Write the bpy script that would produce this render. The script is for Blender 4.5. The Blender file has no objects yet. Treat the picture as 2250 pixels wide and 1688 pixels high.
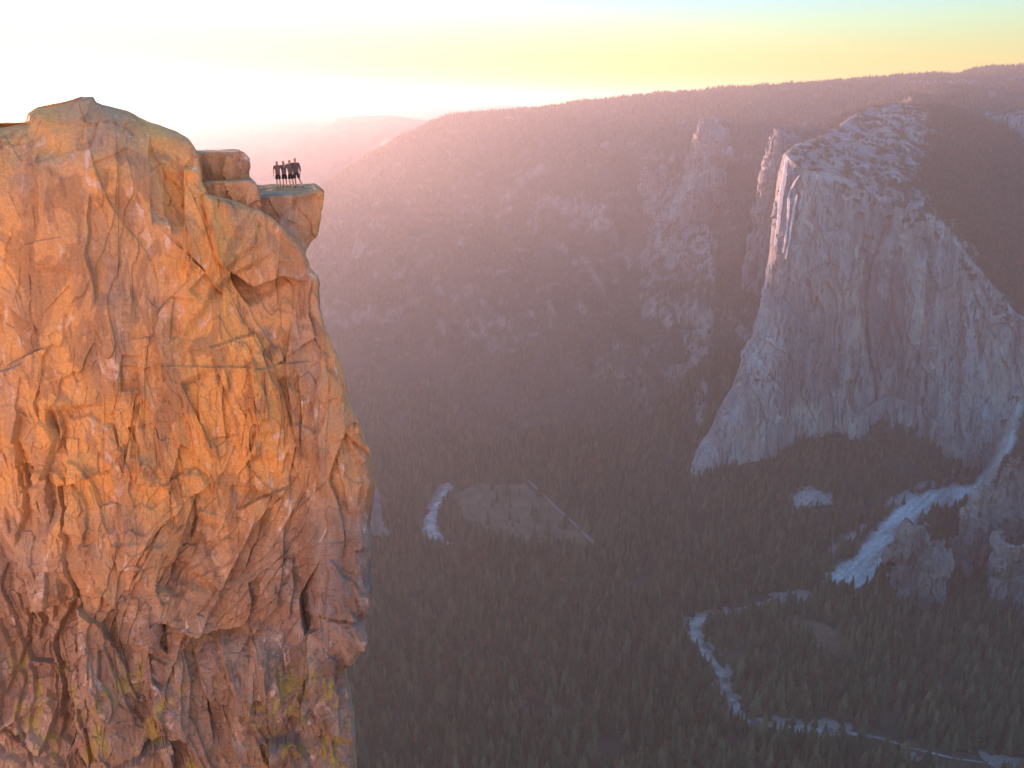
import bpy, bmesh, math, random
import numpy as np
from mathutils import Vector
R_ = math.radians
random.seed(7)
rng = np.random.default_rng(11)
scene = bpy.context.scene
C = scene.collection

# ------------------------------------------------------------------ camera
PITCH = R_(18.5)
F = 1770.0
CP, SP = math.cos(PITCH), math.sin(PITCH)
cam = bpy.data.objects.new('camera', bpy.data.cameras.new('camera'))
C.objects.link(cam)
cam.rotation_euler = (R_(90) - PITCH, 0, 0)
cam.data.sensor_width = 36.0
cam.data.lens = 36.0 * F / 2250.0
cam.data.clip_start = 0.2
cam.data.clip_end = 60000
scene.camera = cam

# ------------------------------------------------------------------ sky, sun, exposure
SUN_AZ = -38.0      # degrees from the view axis, negative = left
SUN_EL = 2.6
world = bpy.data.worlds.new('World')
scene.world = world
world.use_nodes = True
wn = world.node_tree
wn.nodes.clear()
wout = wn.nodes.new('ShaderNodeOutputWorld')
wbg = wn.nodes.new('ShaderNodeBackground')
sky = wn.nodes.new('ShaderNodeTexSky')
sky.sky_type = 'NISHITA'
sky.sun_disc = False
sky.sun_elevation = R_(SUN_EL)
sky.sun_rotation = R_(SUN_AZ)
sky.altitude = 2000
sky.air_density = 1.0
sky.dust_density = 0.8
sky.ozone_density = 1.3
wbg.inputs['Strength'].default_value = 0.15
tint = wn.nodes.new('ShaderNodeMix'); tint.data_type = 'RGBA'; tint.blend_type = 'MULTIPLY'
tint.inputs[0].default_value = 1.0
wtc = wn.nodes.new('ShaderNodeTexCoord'); wsep = wn.nodes.new('ShaderNodeSeparateXYZ'); wr = wn.nodes.new('ShaderNodeValToRGB')
SKY_TINT = [(0.0, (0.64, 0.42, 0.02)), (0.04, (0.90, 0.70, 0.12)), (0.095, (0.98, 1.10, 0.86)), (0.15, (0.72, 1.18, 1.75)), (0.30, (1.18, 1.70, 2.25))]   # dust-yellow at the horizon, clear above
while len(wr.color_ramp.elements) < len(SKY_TINT): wr.color_ramp.elements.new(0.5)
for e_, (p_, c_) in zip(wr.color_ramp.elements, SKY_TINT): e_.position = p_; e_.color = (*c_, 1)
wn.links.new(wtc.outputs['Generated'], wsep.inputs[0]); wn.links.new(wsep.outputs['Z'], wr.inputs[0]); wn.links.new(wr.outputs[0], tint.inputs[7])
bw = wn.nodes.new('ShaderNodeRGBToBW'); m1 = wn.nodes.new('ShaderNodeMath'); m1.operation = 'MULTIPLY_ADD'; m1.inputs[1].default_value = 0.70; m1.inputs[2].default_value = 1.0
dv = wn.nodes.new('ShaderNodeVectorMath'); dv.operation = 'DIVIDE'
wn.links.new(sky.outputs[0], bw.inputs[0]); wn.links.new(bw.outputs[0], m1.inputs[0]); wn.links.new(sky.outputs[0], dv.inputs[0]); wn.links.new(m1.outputs[0], dv.inputs[1])
wn.links.new(dv.outputs[0], tint.inputs[6]); wn.links.new(tint.outputs[2], wbg.inputs[0])
wn.links.new(wbg.outputs[0], wout.inputs[0])

sun = bpy.data.objects.new('sun', bpy.data.lights.new('sun', 'SUN'))
C.objects.link(sun)
sun.data.energy = 4.8
sun.data.angle = R_(0.5)
sun.data.color = (1.0, 0.50, 0.375)
SUN_DIR = Vector((math.sin(R_(SUN_AZ)) * math.cos(R_(SUN_EL)), math.cos(R_(SUN_AZ)) * math.cos(R_(SUN_EL)), math.sin(R_(SUN_EL))))
sun.rotation_euler = SUN_DIR.to_track_quat('Z', 'Y').to_euler()

scene.view_settings.view_transform = 'Standard'
scene.view_settings.look = 'None'
scene.view_settings.exposure = 2.5
scene.view_settings.gamma = 1.0
scene.cycles.max_bounces = 6
scene.cycles.diffuse_bounces = 3
scene.cycles.volume_bounces = 0

HAZE_DENSITY = 0.52e-4
HAZE_G = 0.46
HAZE_COL = (0.95, 0.96, 1.0)

# ------------------------------------------------------------------ helpers
def ray(px, py, Y):
    px = np.asarray(px, float); py = np.asarray(py, float)
    cx = (px - 1125) / F; cy = (844 - py) / F
    y = CP + SP * cy; z = -SP + CP * cy
    s = Y / y
    return cx * s, np.zeros_like(px) + Y, z * s

def proj(x, y, z):
    d = y * CP - z * SP
    return 1125 + F * x / d, 844 - F * (y * SP + z * CP) / d

_perm = rng.permutation(256).astype(np.int32)
_perm = np.concatenate([_perm, _perm, _perm])
_g = rng.normal(size=(256, 3)); _g /= np.linalg.norm(_g, axis=1)[:, None]
_g = _g.astype(np.float32)

def noise3(x, y, z):
    x = np.asarray(x, np.float64); y = np.asarray(y, np.float64) + 0 * x; z = np.asarray(z, np.float64) + 0 * x
    xi = np.floor(x).astype(np.int64); yi = np.floor(y).astype(np.int64); zi = np.floor(z).astype(np.int64)
    xf = (x - xi).astype(np.float32); yf = (y - yi).astype(np.float32); zf = (z - zi).astype(np.float32)
    xi &= 255; yi &= 255; zi &= 255
    u = xf * xf * xf * (xf * (xf * 6 - 15) + 10); v = yf * yf * yf * (yf * (yf * 6 - 15) + 10); w = zf * zf * zf * (zf * (zf * 6 - 15) + 10)
    def gd(a, b, c):
        h = _perm[_perm[_perm[(xi + a) & 255] + ((yi + b) & 255)] + ((zi + c) & 255)]
        g = _g[h]
        return g[..., 0] * (xf - a) + g[..., 1] * (yf - b) + g[..., 2] * (zf - c)
    x00 = gd(0, 0, 0) * (1 - u) + gd(1, 0, 0) * u
    x10 = gd(0, 1, 0) * (1 - u) + gd(1, 1, 0) * u
    x01 = gd(0, 0, 1) * (1 - u) + gd(1, 0, 1) * u
    x11 = gd(0, 1, 1) * (1 - u) + gd(1, 1, 1) * u
    return (x00 * (1 - v) + x10 * v) * (1 - w) + (x01 * (1 - v) + x11 * v) * w

def fbm(x, y, z, octv=4, gain=0.5, lac=2.03):
    s = 0; a = 1.0
    for k in range(octv):
        s = s + a * noise3(x + 17.3 * k, y + 5.7 * k, z - 9.1 * k)
        x = x * lac; y = y * lac; z = z * lac if not np.isscalar(z) else z * lac
        a *= gain
    return s

def ridged(x, y, z, octv=4, gain=0.5, lac=2.03):
    s = 0; a = 1.0
    for k in range(octv):
        s = s + a * (1 - 2.2 * np.abs(noise3(x + 17.3 * k, y + 5.7 * k, z - 9.1 * k)))
        x = x * lac; y = y * lac; z = z * lac
        a *= gain
    return s

def _hash(i, j, k):
    h = (i * 374761393 + j * 668265263 + k * 2147483647) & 0xffffffff
    h = ((h ^ (h >> 13)) * 1274126177) & 0xffffffff
    return ((h ^ (h >> 16)) & 0xffffff) / float(0xffffff)

def facets(x, z, size, tilt, off, seed=0):
    """Blocky relief: every jittered cell is a plane with its own tilt and offset; returns height and edge distance."""
    gx = x / size; gz = z / size
    ix = np.floor(gx).astype(np.int64); iz = np.floor(gz).astype(np.int64)
    best = np.full(x.shape, 1e9); second = np.full(x.shape, 1e9); h = np.zeros(x.shape)
    for a in (-1, 0, 1):
        for b in (-1, 0, 1):
            ci = ix + a; cj = iz + b
            cx = ci + 0.15 + 0.7 * _hash(ci, cj, seed); cz = cj + 0.15 + 0.7 * _hash(ci, cj, seed + 1)
            d = (gx - cx) ** 2 + (gz - cz) ** 2
            hv = off * (2 * _hash(ci, cj, seed + 2) - 1) + size * tilt * ((2 * _hash(ci, cj, seed + 3) - 1) * (gx - cx) + (2 * _hash(ci, cj, seed + 4) - 1) * (gz - cz))
            m = d < best
            second = np.where(m, best, np.minimum(second, d))
            h = np.where(m, hv, h); best = np.where(m, d, best)
    return h, (np.sqrt(second) - np.sqrt(best)) * size

def terrace(v, n, edge=0.14):
    t = v * n; f = np.floor(t); q = np.clip((t - f) / edge, 0, 1)
    return (f + q * q * (3 - 2 * q)) / n

def smooth(a, b, x):
    t = np.clip((x - a) / (b - a), 0, 1)
    return t * t * (3 - 2 * t)

def inpoly(px, py, poly):
    poly = np.asarray(poly, float)
    r = np.zeros(px.shape, bool)
    n = len(poly)
    for i in range(n):
        x0, y0 = poly[i]; x1, y1 = poly[(i + 1) % n]
        if y0 == y1: continue
        c = ((y0 > py) != (y1 > py)) & (px < (x1 - x0) * (py - y0) / (y1 - y0) + x0)
        r ^= c
    return r

def segdist(x, z, pts):
    """distance to a polyline, and the signed side (positive = left of travel)"""
    best = np.full(x.shape, 1e9); side = np.zeros(x.shape); tt = np.zeros(x.shape)
    n = len(pts) - 1
    for i in range(n):
        ax, az = pts[i]; bx, bz = pts[i + 1]
        dx, dz = bx - ax, bz - az
        L = dx * dx + dz * dz + 1e-9
        t = np.clip(((x - ax) * dx + (z - az) * dz) / L, 0, 1)
        ex = x - ax - t * dx; ez = z - az - t * dz
        d = np.sqrt(ex * ex + ez * ez)
        m = d < best
        best = np.where(m, d, best)
        side = np.where(m, dx * (z - az) - dz * (x - ax), side)
        tt = np.where(m, (i + t) / n, tt)
    return best, np.sign(side), tt

def resample(pts, n):
    pts = np.asarray(pts, float)
    d = np.concatenate([[0], np.cumsum(np.hypot(*np.diff(pts, axis=0).T))])
    s = np.linspace(0, d[-1], n)
    return np.stack([np.interp(s, d, pts[:, 0]), np.interp(s, d, pts[:, 1])], 1)

def mesh_np(name, V, Q, mat=None, attrs=None, smooth_shade=False, tris=None):
    me = bpy.data.meshes.new(name)
    V = np.asarray(V, np.float32)
    nq = 0 if Q is None else len(Q); nt = 0 if tris is None else len(tris)
    me.vertices.add(len(V)); me.vertices.foreach_set('co', V.ravel())
    if nq + nt:
        loops = []
        if nq: loops.append(np.asarray(Q, np.int32).ravel())
        if nt: loops.append(np.asarray(tris, np.int32).ravel())
        loops = np.concatenate(loops)
        me.loops.add(len(loops)); me.loops.foreach_set('vertex_index', loops)
        me.polygons.add(nq + nt)
        st = np.concatenate([np.arange(nq) * 4, nq * 4 + np.arange(nt) * 3]).astype(np.int32)
        me.polygons.foreach_set('loop_start', st)
        me.polygons.foreach_set('use_smooth', np.full(nq + nt, smooth_shade))
    me.update(calc_edges=True)
    me.validate()
    if attrs:
        for k, v in attrs.items():
            a = me.attributes.new(k, 'FLOAT', 'POINT')
            a.data.foreach_set('value', np.asarray(v, np.float32).ravel())
    o = bpy.data.objects.new(name, me); C.objects.link(o)
    if mat: me.materials.append(mat)
    return o

def grid_quads(nr, nc, base=0):
    i = np.arange(nr - 1)[:, None] * nc + np.arange(nc - 1)[None, :]
    i = i.ravel() + base
    return np.stack([i, i + 1, i + nc + 1, i + nc], 1)

def grid_normals(P):
    du = np.gradient(P, axis=1); dv = np.gradient(P, axis=0)
    n = np.cross(du, dv)
    n /= np.linalg.norm(n, axis=2, keepdims=True) + 1e-9
    return n

def structure(o, label=None):
    o['kind'] = 'structure'
    if label: o['label'] = label
    return o

def tag(o, label, cat, group=None, kind=None):
    o['label'] = label; o['category'] = cat
    if group: o['group'] = group
    if kind: o['kind'] = kind
    return o

# ------------------------------------------------------------------ materials
class NT:
    def __init__(s, name):
        s.m = bpy.data.materials.new(name); s.m.use_nodes = True
        s.t = s.m.node_tree; s.t.nodes.clear()
        s.out = s.t.nodes.new('ShaderNodeOutputMaterial')
    def n(s, typ, **kw):
        nd = s.t.nodes.new(typ)
        for k, v in kw.items(): setattr(nd, k, v)
        return nd
    def l(s, a, b): s.t.links.new(a, b)
    def pos(s, scale):
        g = s.n('ShaderNodeNewGeometry'); m = s.n('ShaderNodeMapping')
        m.inputs['Scale'].default_value = scale
        s.l(g.outputs['Position'], m.inputs['Vector']); return m.outputs[0]
    def noise(s, vec, scale, detail=6, rough=0.6, dist=0.0):
        n = s.n('ShaderNodeTexNoise'); n.inputs['Scale'].default_value = scale; n.inputs['Detail'].default_value = detail
        n.inputs['Roughness'].default_value = rough; n.inputs['Distortion'].default_value = dist
        s.l(vec, n.inputs['Vector']); return n.outputs[0]
    def ramp(s, fac, stops, interp='LINEAR'):
        r = s.n('ShaderNodeValToRGB'); r.color_ramp.interpolation = interp
        e = r.color_ramp.elements
        while len(e) < len(stops): e.new(0.5)
        for i, (p, c) in enumerate(stops):
            e[i].position = p
            e[i].color = (c, c, c, 1) if np.isscalar(c) else (*c, 1)
        s.l(fac, r.inputs[0]); return r.outputs[0]
    def mix(s, fac, a, b, mode='MIX'):
        n = s.n('ShaderNodeMix', data_type='RGBA', blend_type=mode)
        for sock, v in ((n.inputs[0], fac), (n.inputs[6], a), (n.inputs[7], b)):
            if isinstance(v, bpy.types.NodeSocket): s.l(v, sock)
            elif np.isscalar(v): sock.default_value = v
            else: sock.default_value = (*v, 1)
        return n.outputs[2]
    def math(s, op, a, b=0.0, clamp=False):
        n = s.n('ShaderNodeMath', operation=op, use_clamp=clamp)
        for sock, v in ((n.inputs[0], a), (n.inputs[1], b)):
            if isinstance(v, bpy.types.NodeSocket): s.l(v, sock)
            else: sock.default_value = v
        return n.outputs[0]
    def attr(s, name):
        a = s.n('ShaderNodeAttribute', attribute_name=name); return a.outputs['Fac']
    def bump(s, h, strength, dist):
        b = s.n('ShaderNodeBump'); b.inputs['Strength'].default_value = strength; b.inputs['Distance'].default_value = dist
        s.l(h, b.inputs['Height']); return b.outputs[0]
    def bsdf(s, col, rough=0.9, normal=None, spec=0.2):
        b = s.n('ShaderNodeBsdfPrincipled')
        if isinstance(col, bpy.types.NodeSocket): s.l(col, b.inputs['Base Color'])
        else: b.inputs['Base Color'].default_value = (*col, 1)
        b.inputs['Roughness'].default_value = rough
        b.inputs['Specular IOR Level'].default_value = spec
        if normal: s.l(normal, b.inputs['Normal'])
        s.l(b.outputs[0], s.out.inputs[0]); return b

def plain(name, col, rough=0.85):
    m = NT(name)
    v = m.noise(m.pos((1, 1, 1)), 9.0, 4)
    c = m.mix(m.ramp(v, [(0.3, 0.0), (0.7, 1.0)]), tuple(0.8 * k for k in col), tuple(min(1, 1.15 * k) for k in col))
    m.bsdf(c, rough); return m.m

def mat_near_cliff():
    m = NT('glow_tinted_granite')
    p = m.pos((1, 1, 1)); pv = m.pos((1, 1, 0.22)); pd = m.pos((1, 1, 0.5))
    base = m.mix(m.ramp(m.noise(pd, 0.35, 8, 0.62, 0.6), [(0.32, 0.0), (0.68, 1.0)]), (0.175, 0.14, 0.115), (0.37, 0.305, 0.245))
    glow_tint = m.ramp(m.noise(pv, 0.16, 7, 0.62, 0.8), [(0.28, 0.1), (0.52, 1.0)])
    c = m.mix(m.math('MULTIPLY', m.math('MULTIPLY', glow_tint, 0.95), m.attr('glow_tint')), base, (0.70, 0.38, 0.12))  # orange lens glow put into the rock colour, broken up by noise
    pale = m.ramp(m.noise(pd, 0.75, 6, 0.6, 1.2), [(0.60, 0.0), (0.68, 1.0)])
    c = m.mix(m.math('MULTIPLY', pale, 0.7), c, (0.68, 0.56, 0.46))
    patch = m.ramp(m.noise(pd, 0.28, 5, 0.55, 1.6), [(0.52, 0.0), (0.56, 1.0)])
    c = m.mix(m.math('MULTIPLY', patch, 0.5), c, (0.26, 0.155, 0.095))
    dark = m.ramp(m.noise(pv, 0.8, 6, 0.65, 0.4), [(0.56, 0.0), (0.70, 1.0)])
    c = m.mix(m.math('MULTIPLY', dark, 0.55), c, (0.10, 0.065, 0.05))
    lich = m.ramp(m.noise(pd, 0.6, 7, 0.7, 0.5), [(0.53, 0.0), (0.60, 1.0)])
    c = m.mix(m.math('MULTIPLY', lich, m.attr('lichen')), c, (0.36, 0.32, 0.07))
    grain = m.noise(p, 6.0, 6, 0.7)
    c = m.mix(0.45, c, m.mix(1.0, c, m.ramp(grain, [(0.25, 0.45), (0.75, 1.5)]), 'MULTIPLY'))
    h = m.math('ADD', m.math('MULTIPLY', m.noise(pd, 1.6, 9, 0.68, 0.5), 1.0), m.math('MULTIPLY', m.noise(p, 7.0, 6, 0.7), 0.25))
    m.bsdf(c, 0.9, m.bump(h, 0.55, 0.3)); return m.m

def mat_wall():
    m = NT('grey_granite_wall')
    pv = m.pos((1, 1, 0.12)); p = m.pos((1, 1, 0.6))
    c = m.mix(m.ramp(m.noise(pv, 0.018, 8, 0.6, 0.5), [(0.33, 0.0), (0.67, 1.0)]), (0.115, 0.117, 0.118), (0.275, 0.282, 0.28))
    streak = m.ramp(m.noise(m.pos((1, 1, 0.035)), 0.085, 7, 0.7, 0.15), [(0.53, 0.0), (0.60, 1.0)])
    c = m.mix(m.math('MULTIPLY', streak, 0.8), c, (0.075, 0.07, 0.075))
    tan = m.ramp(m.noise(p, 0.006, 5, 0.6, 1.0), [(0.5, 0.0), (0.66, 1.0)])
    c = m.mix(m.math('MULTIPLY', tan, 0.4), c, (0.42, 0.37, 0.28))
    pale = m.ramp(m.noise(p, 0.012, 7, 0.6, 1.4), [(0.60, 0.0), (0.66, 1.0)])
    c = m.mix(m.math('MULTIPLY', pale, 0.5), c, (0.40, 0.405, 0.39))
    c = m.mix(m.attr('diorite'), c, (0.085, 0.08, 0.085))
    c = m.mix(m.attr('soil'), c, (0.045, 0.05, 0.035))
    h = m.noise(pv, 0.06, 9, 0.7, 0.3)
    m.bsdf(c, 0.92, m.bump(h, 0.8, 9.0)); return m.m

def mat_terrain():
    m = NT('forest_floor_and_rock')
    p = m.pos((1, 1, 1))
    soil = m.mix(m.ramp(m.noise(p, 0.02, 7, 0.65), [(0.35, 0.0), (0.65, 1.0)]), (0.030, 0.032, 0.022), (0.062, 0.052, 0.036))
    rock = m.mix(m.ramp(m.noise(m.pos((1, 1, 0.4)), 0.025, 9, 0.68, 0.5), [(0.35, 0.0), (0.65, 1.0)]), (0.16, 0.15, 0.15), (0.40, 0.385, 0.38))
    c = m.mix(m.attr('rock'), soil, rock)
    mead = m.mix(m.ramp(m.noise(p, 0.03, 6, 0.6), [(0.35, 0.0), (0.65, 1.0)]), (0.075, 0.058, 0.034), (0.135, 0.10, 0.058))
    c = m.mix(m.attr('meadow'), c, mead)
    c = m.mix(m.attr('scree'), c, m.mix(m.ramp(m.noise(p, 0.12, 6, 0.7), [(0.3, 0.0), (0.7, 1.0)]), (0.24, 0.26, 0.27), (0.58, 0.62, 0.63)))
    c = m.mix(m.attr('sand'), c, (0.17, 0.155, 0.135))
    m.bsdf(c, 0.95, m.bump(m.noise(p, 0.05, 8, 0.7), 0.6, 8.0)); return m.m

def mat_hill():
    m = NT('far_wooded_hill')
    p = m.pos((1, 1, 1))
    m.bsdf(m.mix(m.ramp(m.noise(p, 0.004, 8, 0.7), [(0.4, 0.0), (0.6, 1.0)]), (0.035, 0.04, 0.03), (0.10, 0.085, 0.06)), 0.95); return m.m

def mat_leaf(name, a, b):
    m = NT(name)
    oi = m.n('ShaderNodeObjectInfo')
    c = m.mix(oi.outputs['Random'], a, b)
    c = m.mix(m.ramp(m.noise(m.pos((1, 1, 1)), 0.4, 3), [(0.3, 0.0), (0.7, 0.5)]), c, tuple(1.5 * k for k in b))
    m.bsdf(c, 0.9, None, 0.1); return m.m

def mat_water():
    m = NT('river_water')
    b = m.bsdf(m.mix(m.ramp(m.noise(m.pos((1, 1, 1)), 0.035, 5, 0.6), [(0.40, 0.0), (0.60, 1.0)]), (0.06, 0.06, 0.055), (0.24, 0.225, 0.20)), 0.22, m.bump(m.noise(m.pos((1, 1, 1)), 0.25, 4), 0.12, 0.4), 0.5)
    b.inputs['IOR'].default_value = 1.33; return m.m

def mat_falls():
    m = NT('falling_water')
    d = m.n('ShaderNodeBsdfDiffuse'); t = m.n('ShaderNodeBsdfTranslucent'); mx = m.n('ShaderNodeMixShader')
    v = m.ramp(m.noise(m.pos((1, 1, 0.08)), 0.5, 5), [(0.3, 0.55), (0.7, 0.9)])
    m.l(v, d.inputs[0]); m.l(v, t.inputs[0]); mx.inputs[0].default_value = 0.55
    m.l(d.outputs[0], mx.inputs[1]); m.l(t.outputs[0], mx.inputs[2]); m.l(mx.outputs[0], m.out.inputs[0]); return m.m

M_BOUNCE = plain('pale_bounce_granite', (0.60, 0.52, 0.43))  # pale, so the added slope behind the viewpoint bounces more light
M_CLIFF, M_WALL, M_TERR, M_HILL = mat_near_cliff(), mat_wall(), mat_terrain(), mat_hill()
M_LEAF = [mat_leaf('dark_needles', (0.012, 0.022, 0.012), (0.045, 0.062, 0.026)), mat_leaf('olive_needles', (0.024, 0.036, 0.016), (0.095, 0.085, 0.042)), mat_leaf('russet_oak_leaves', (0.07, 0.045, 0.025), (0.11, 0.075, 0.04))]
M_BARK = plain('bark', (0.10, 0.07, 0.05)); M_WATER = mat_water(); M_FALLS = mat_falls()

# ------------------------------------------------------------------ valley terrain: one sheet to the horizon
FLOOR = -1050.0
def knots(pts):
    """pts: (px, py, Y) -> arrays t, Y, z sorted by t"""
    a = np.array(pts, float)
    x, y, z = ray(a[:, 0], a[:, 1], a[:, 2])
    t = x / y; o = np.argsort(t)
    return t[o], a[o, 2], z[o]
SKYLINE = [(-400, 720, 4200), (200, 690, 4200), (400, 640, 4300), (560, 545, 4400), (640, 480, 4500), (700, 425, 4600), (740, 395, 4650), (800, 352, 4700), (860, 316, 4800), (900, 296, 4850), (950, 272, 4900),
    (1000, 256, 4950), (1080, 246, 5000), (1150, 241, 5000), (1230, 238, 5000), (1290, 226, 5000), (1400, 213, 5000), (1500, 206, 5000), (1600, 196, 4950), (1700, 189, 4900), (1800, 184, 4900), (1900, 176, 4900),
    (2050, 166, 4900), (2110, 164, 4900), (2180, 151, 4900), (2250, 148, 4900), (2600, 150, 4900)]
CLIFFTOP = [(-400, 900, 3500), (700, 700, 3500), (860, 480, 3900), (1000, 400, 4000), (1250, 370, 4000), (1450, 340, 3900), (1600, 330, 3800), (1720, 330, 3700), (1850, 300, 3500), (2000, 265, 3300), (2150, 300, 3100), (2250, 300, 3000), (2600, 330, 2900)]
BASE = [(-400, 1000, 2900), (700, 930, 2950), (900, 850, 3050), (1200, 760, 3100), (1400, 720, 3050), (1500, 780, 2700), (1540, 1010, 2150), (1600, 1040, 2080), (1700, 1015, 2080), (1790, 980, 2090), (1830, 975, 2090), (1870, 1000, 2080), (1900, 990, 2080), (1960, 988, 2080), (2060, 1012, 2060),
    (2110, 1040, 2040), (2160, 1045, 2020), (2220, 960, 1990), (2300, 960, 1960), (2600, 960, 1960)]
FOOT_T = np.array([-1.2, -0.2, 0.1, 0.2, 0.28, 0.36, 0.42, 0.5, 0.6, 1.2]); FOOT_Y = np.array([2500, 2450, 2400, 2050, 1900, 1750, 1640, 1600, 1560, 1500.])
kS, kC, kB = knots(SKYLINE), knots(CLIFFTOP), knots(BASE)

MEADOW = [(1000, 1085), (1060, 1062), (1150, 1065), (1215, 1110), (1290, 1185), (1280, 1205), (1180, 1200), (1080, 1190), (1030, 1160), (990, 1120)]
MEADOW2 = [(1730, 1345), (1790, 1360), (1850, 1395), (1880, 1420), (1840, 1440), (1780, 1420), (1740, 1385)]
ROADLINE = [(1162, 1058), (1190, 1085), (1235, 1128), (1275, 1165), (1322, 1212)]
RIVER_A = [(985, 1062), (968, 1090), (952, 1122), (944, 1150), (948, 1172), (962, 1192), (992, 1198)]
RIVER_B = [(1760, 1305), (1690, 1322), (1620, 1343), (1560, 1358), (1526, 1372), (1524, 1396), (1546, 1425), (1566, 1455), (1590, 1490), (1600, 1530), (1618, 1566), (1660, 1588), (1740, 1600), (1840, 1608), (1930, 1622), (2000, 1645), (2100, 1668), (2260, 1690)]
def on_floor(pts, z=FLOOR):
    a = np.array(pts, float)
    cx = (a[:, 0] - 1125) / F; cy = (844 - a[:, 1]) / F
    y = CP + SP * cy; dz = -SP + CP * cy; s = z / dz
    return np.stack([cx * s, y * s], 1)
W_A, W_B, W_R = on_floor(RIVER_A), on_floor(RIVER_B), on_floor(ROADLINE)
W_B2 = W_B

SCREE = [(2232, 790), (2246, 850), (2240, 930), (2215, 1000), (2190, 1045), (2168, 1080), (2110, 1100), (2050, 1120), (2010, 1150), (1985, 1190), (1955, 1230), (1930, 1270), (1890, 1292), (1830, 1296), (1805, 1275), (1850, 1232), (1910, 1190), (1945, 1140), (2000, 1096), (2085, 1070), (2140, 1062), (2170, 1020), (2200, 960), (2222, 880)]
ROCKS = [
    [(1715, 1075), (1760, 1062), (1800, 1085), (1850, 1062), (1858, 1100), (1810, 1120), (1780, 1140), (1725, 1130)],
    [(1795, 1225), (1830, 1185), (1880, 1155), (1915, 1155), (1900, 1180), (1850, 1210), (1815, 1245)],
    [(1950, 1085), (2010, 1060), (2080, 1045), (2120, 1050), (2060, 1075), (1990, 1110), (1950, 1110)],
    [(2030, 1030), (2110, 1035), (2145, 1060), (2060, 1050)],
    [(1420, 372), (1460, 365), (1492, 395), (1480, 440), (1440, 455), (1410, 430)],
    [(1430, 460), (1500, 470), (1560, 500), (1580, 560), (1572, 625), (1530, 620), (1480, 575), (1425, 555), (1415, 510)],
    [(1285, 455), (1320, 445), (1345, 480), (1330, 510), (1295, 500)],
    [(1990, 150), (2070, 160), (2160, 175), (2130, 195), (2020, 185)],
    [(2180, 420), (2250, 430), (2260, 510), (2215, 480)], [(2150, 250), (2260, 240), (2260, 300), (2200, 290)],
    [(2225, 650), (2260, 630), (2260, 690), (2230, 690)],
]
ny, nt = 820, 1000
Ys = np.concatenate([np.geomspace(560, 5600, 700), np.geomspace(5650, 12700, ny - 700)])
Ts = np.linspace(-0.80, 1.0, nt)
T, Y = np.meshgrid(Ts, Ys)
X = T * Y
def k_eval(k, t, j): return np.interp(t, k[0], k[j])
fy = np.interp(Ts, FOOT_T, FOOT_Y)
by, bz = k_eval(kB, Ts, 1), k_eval(kB, Ts, 2)
cy_, cz = k_eval(kC, Ts, 1), k_eval(kC, Ts, 2)
sy, sz = k_eval(kS, Ts, 1), k_eval(kS, Ts, 2)
Z = np.empty_like(T)
for j in range(nt):
    Z[:, j] = np.interp(Ys, [fy[j], by[j], cy_[j], sy[j], sy[j] + 1500, sy[j] + 6000, 30000], [FLOOR, bz[j], cz[j], sz[j], sz[j] - 120, sz[j] - 260, -300])
# soften the knots along the depth
for _ in range(4):
    Z[1:-1] = 0.25 * Z[:-2] + 0.5 * Z[1:-1] + 0.25 * Z[2:]
hgt = smooth(FLOOR + 20, FLOOR + 220, Z)
near_sky = smooth(900, 200, np.abs(Y - sy[None, :]))
gul = ridged(X / 520, Y / 900, Z / 900, 5) - 0.6
Z2 = Z + hgt * (70 * gul * (1 - 0.8 * near_sky) + 16 * fbm(X / 140, Y / 140, Z / 200, 4))
Z2 = Z2 + 6 * fbm(X / 300, Y / 300, 0.0 * X, 3) * (1 - hgt)
dA, _, _ = segdist(X, Y, W_A); dB, _, _ = segdist(X, Y, W_B)
dR = np.minimum(dA, dB)
flat = smooth(90, 40, dR)
Z2 = Z2 * (1 - flat) + FLOOR * flat
PX, PY = proj(X, Y, Z2)
wx = 9 * fbm(X / 60, Y / 60, Z2 / 60, 4); wy = 9 * fbm(X / 60 + 31, Y / 60, Z2 / 60, 4)
vis = (Y > 900) & (Y < 5600)
vx = 24 * fbm(PX / 46, PY / 46, 0 * PX, 5, 0.6); vy = 20 * fbm(PX / 46 + 9, PY / 46, 0 * PX, 5, 0.6)
rock = np.zeros(T.shape)
def soft_in(po, k, n=9, r=9.0):
    g = np.random.default_rng(len(po)); acc = 0
    for _ in range(n):
        ox, oy = g.normal(size=2) * r
        acc = acc + inpoly(PX + k * vx + ox, PY + k * vy + oy * 0.7, po)
    return acc / n
for k, po in enumerate(ROCKS):
    hit = inpoly(PX + vx, PY + vy, po) & vis
    rock[hit] = soft_in(po, 0.9)[hit] * ((0.45 + 0.18 * (PY > 1000)) * smooth(-0.30, -0.05, fbm(X / 45, Y / 45, Z2 / 45, 4) + 0.08))[hit]
slope = np.hypot(np.gradient(Z2, axis=0) / np.gradient(Y, axis=0), np.gradient(Z2, axis=1) / np.gradient(X, axis=1))
rock = np.maximum(rock, smooth(0.95, 1.5, slope + 0.35 * fbm(X / 90, Y / 90, Z2 / 90, 4)) * (Y > 1700) * 0.35)
patch = smooth(0.36, 0.5, fbm(X / 150, Y / 150, Z2 / 60, 6, 0.62)) * (hgt > 0.3)
rock = np.maximum(rock, 0.22 * patch)
meadow = (inpoly(PX + wx, PY + wy, MEADOW) | inpoly(PX + wx, PY + wy, MEADOW2)).astype(float) * (Y < 2300)
scree = soft_in(SCREE, 0.45, 10, 7.0) * (0.65 + 0.35 * smooth(-0.2, 0.2, fbm((PX + PY) / 22, (PX - PY) / 110, 0 * X, 3))) * (Y < 2400)
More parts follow.
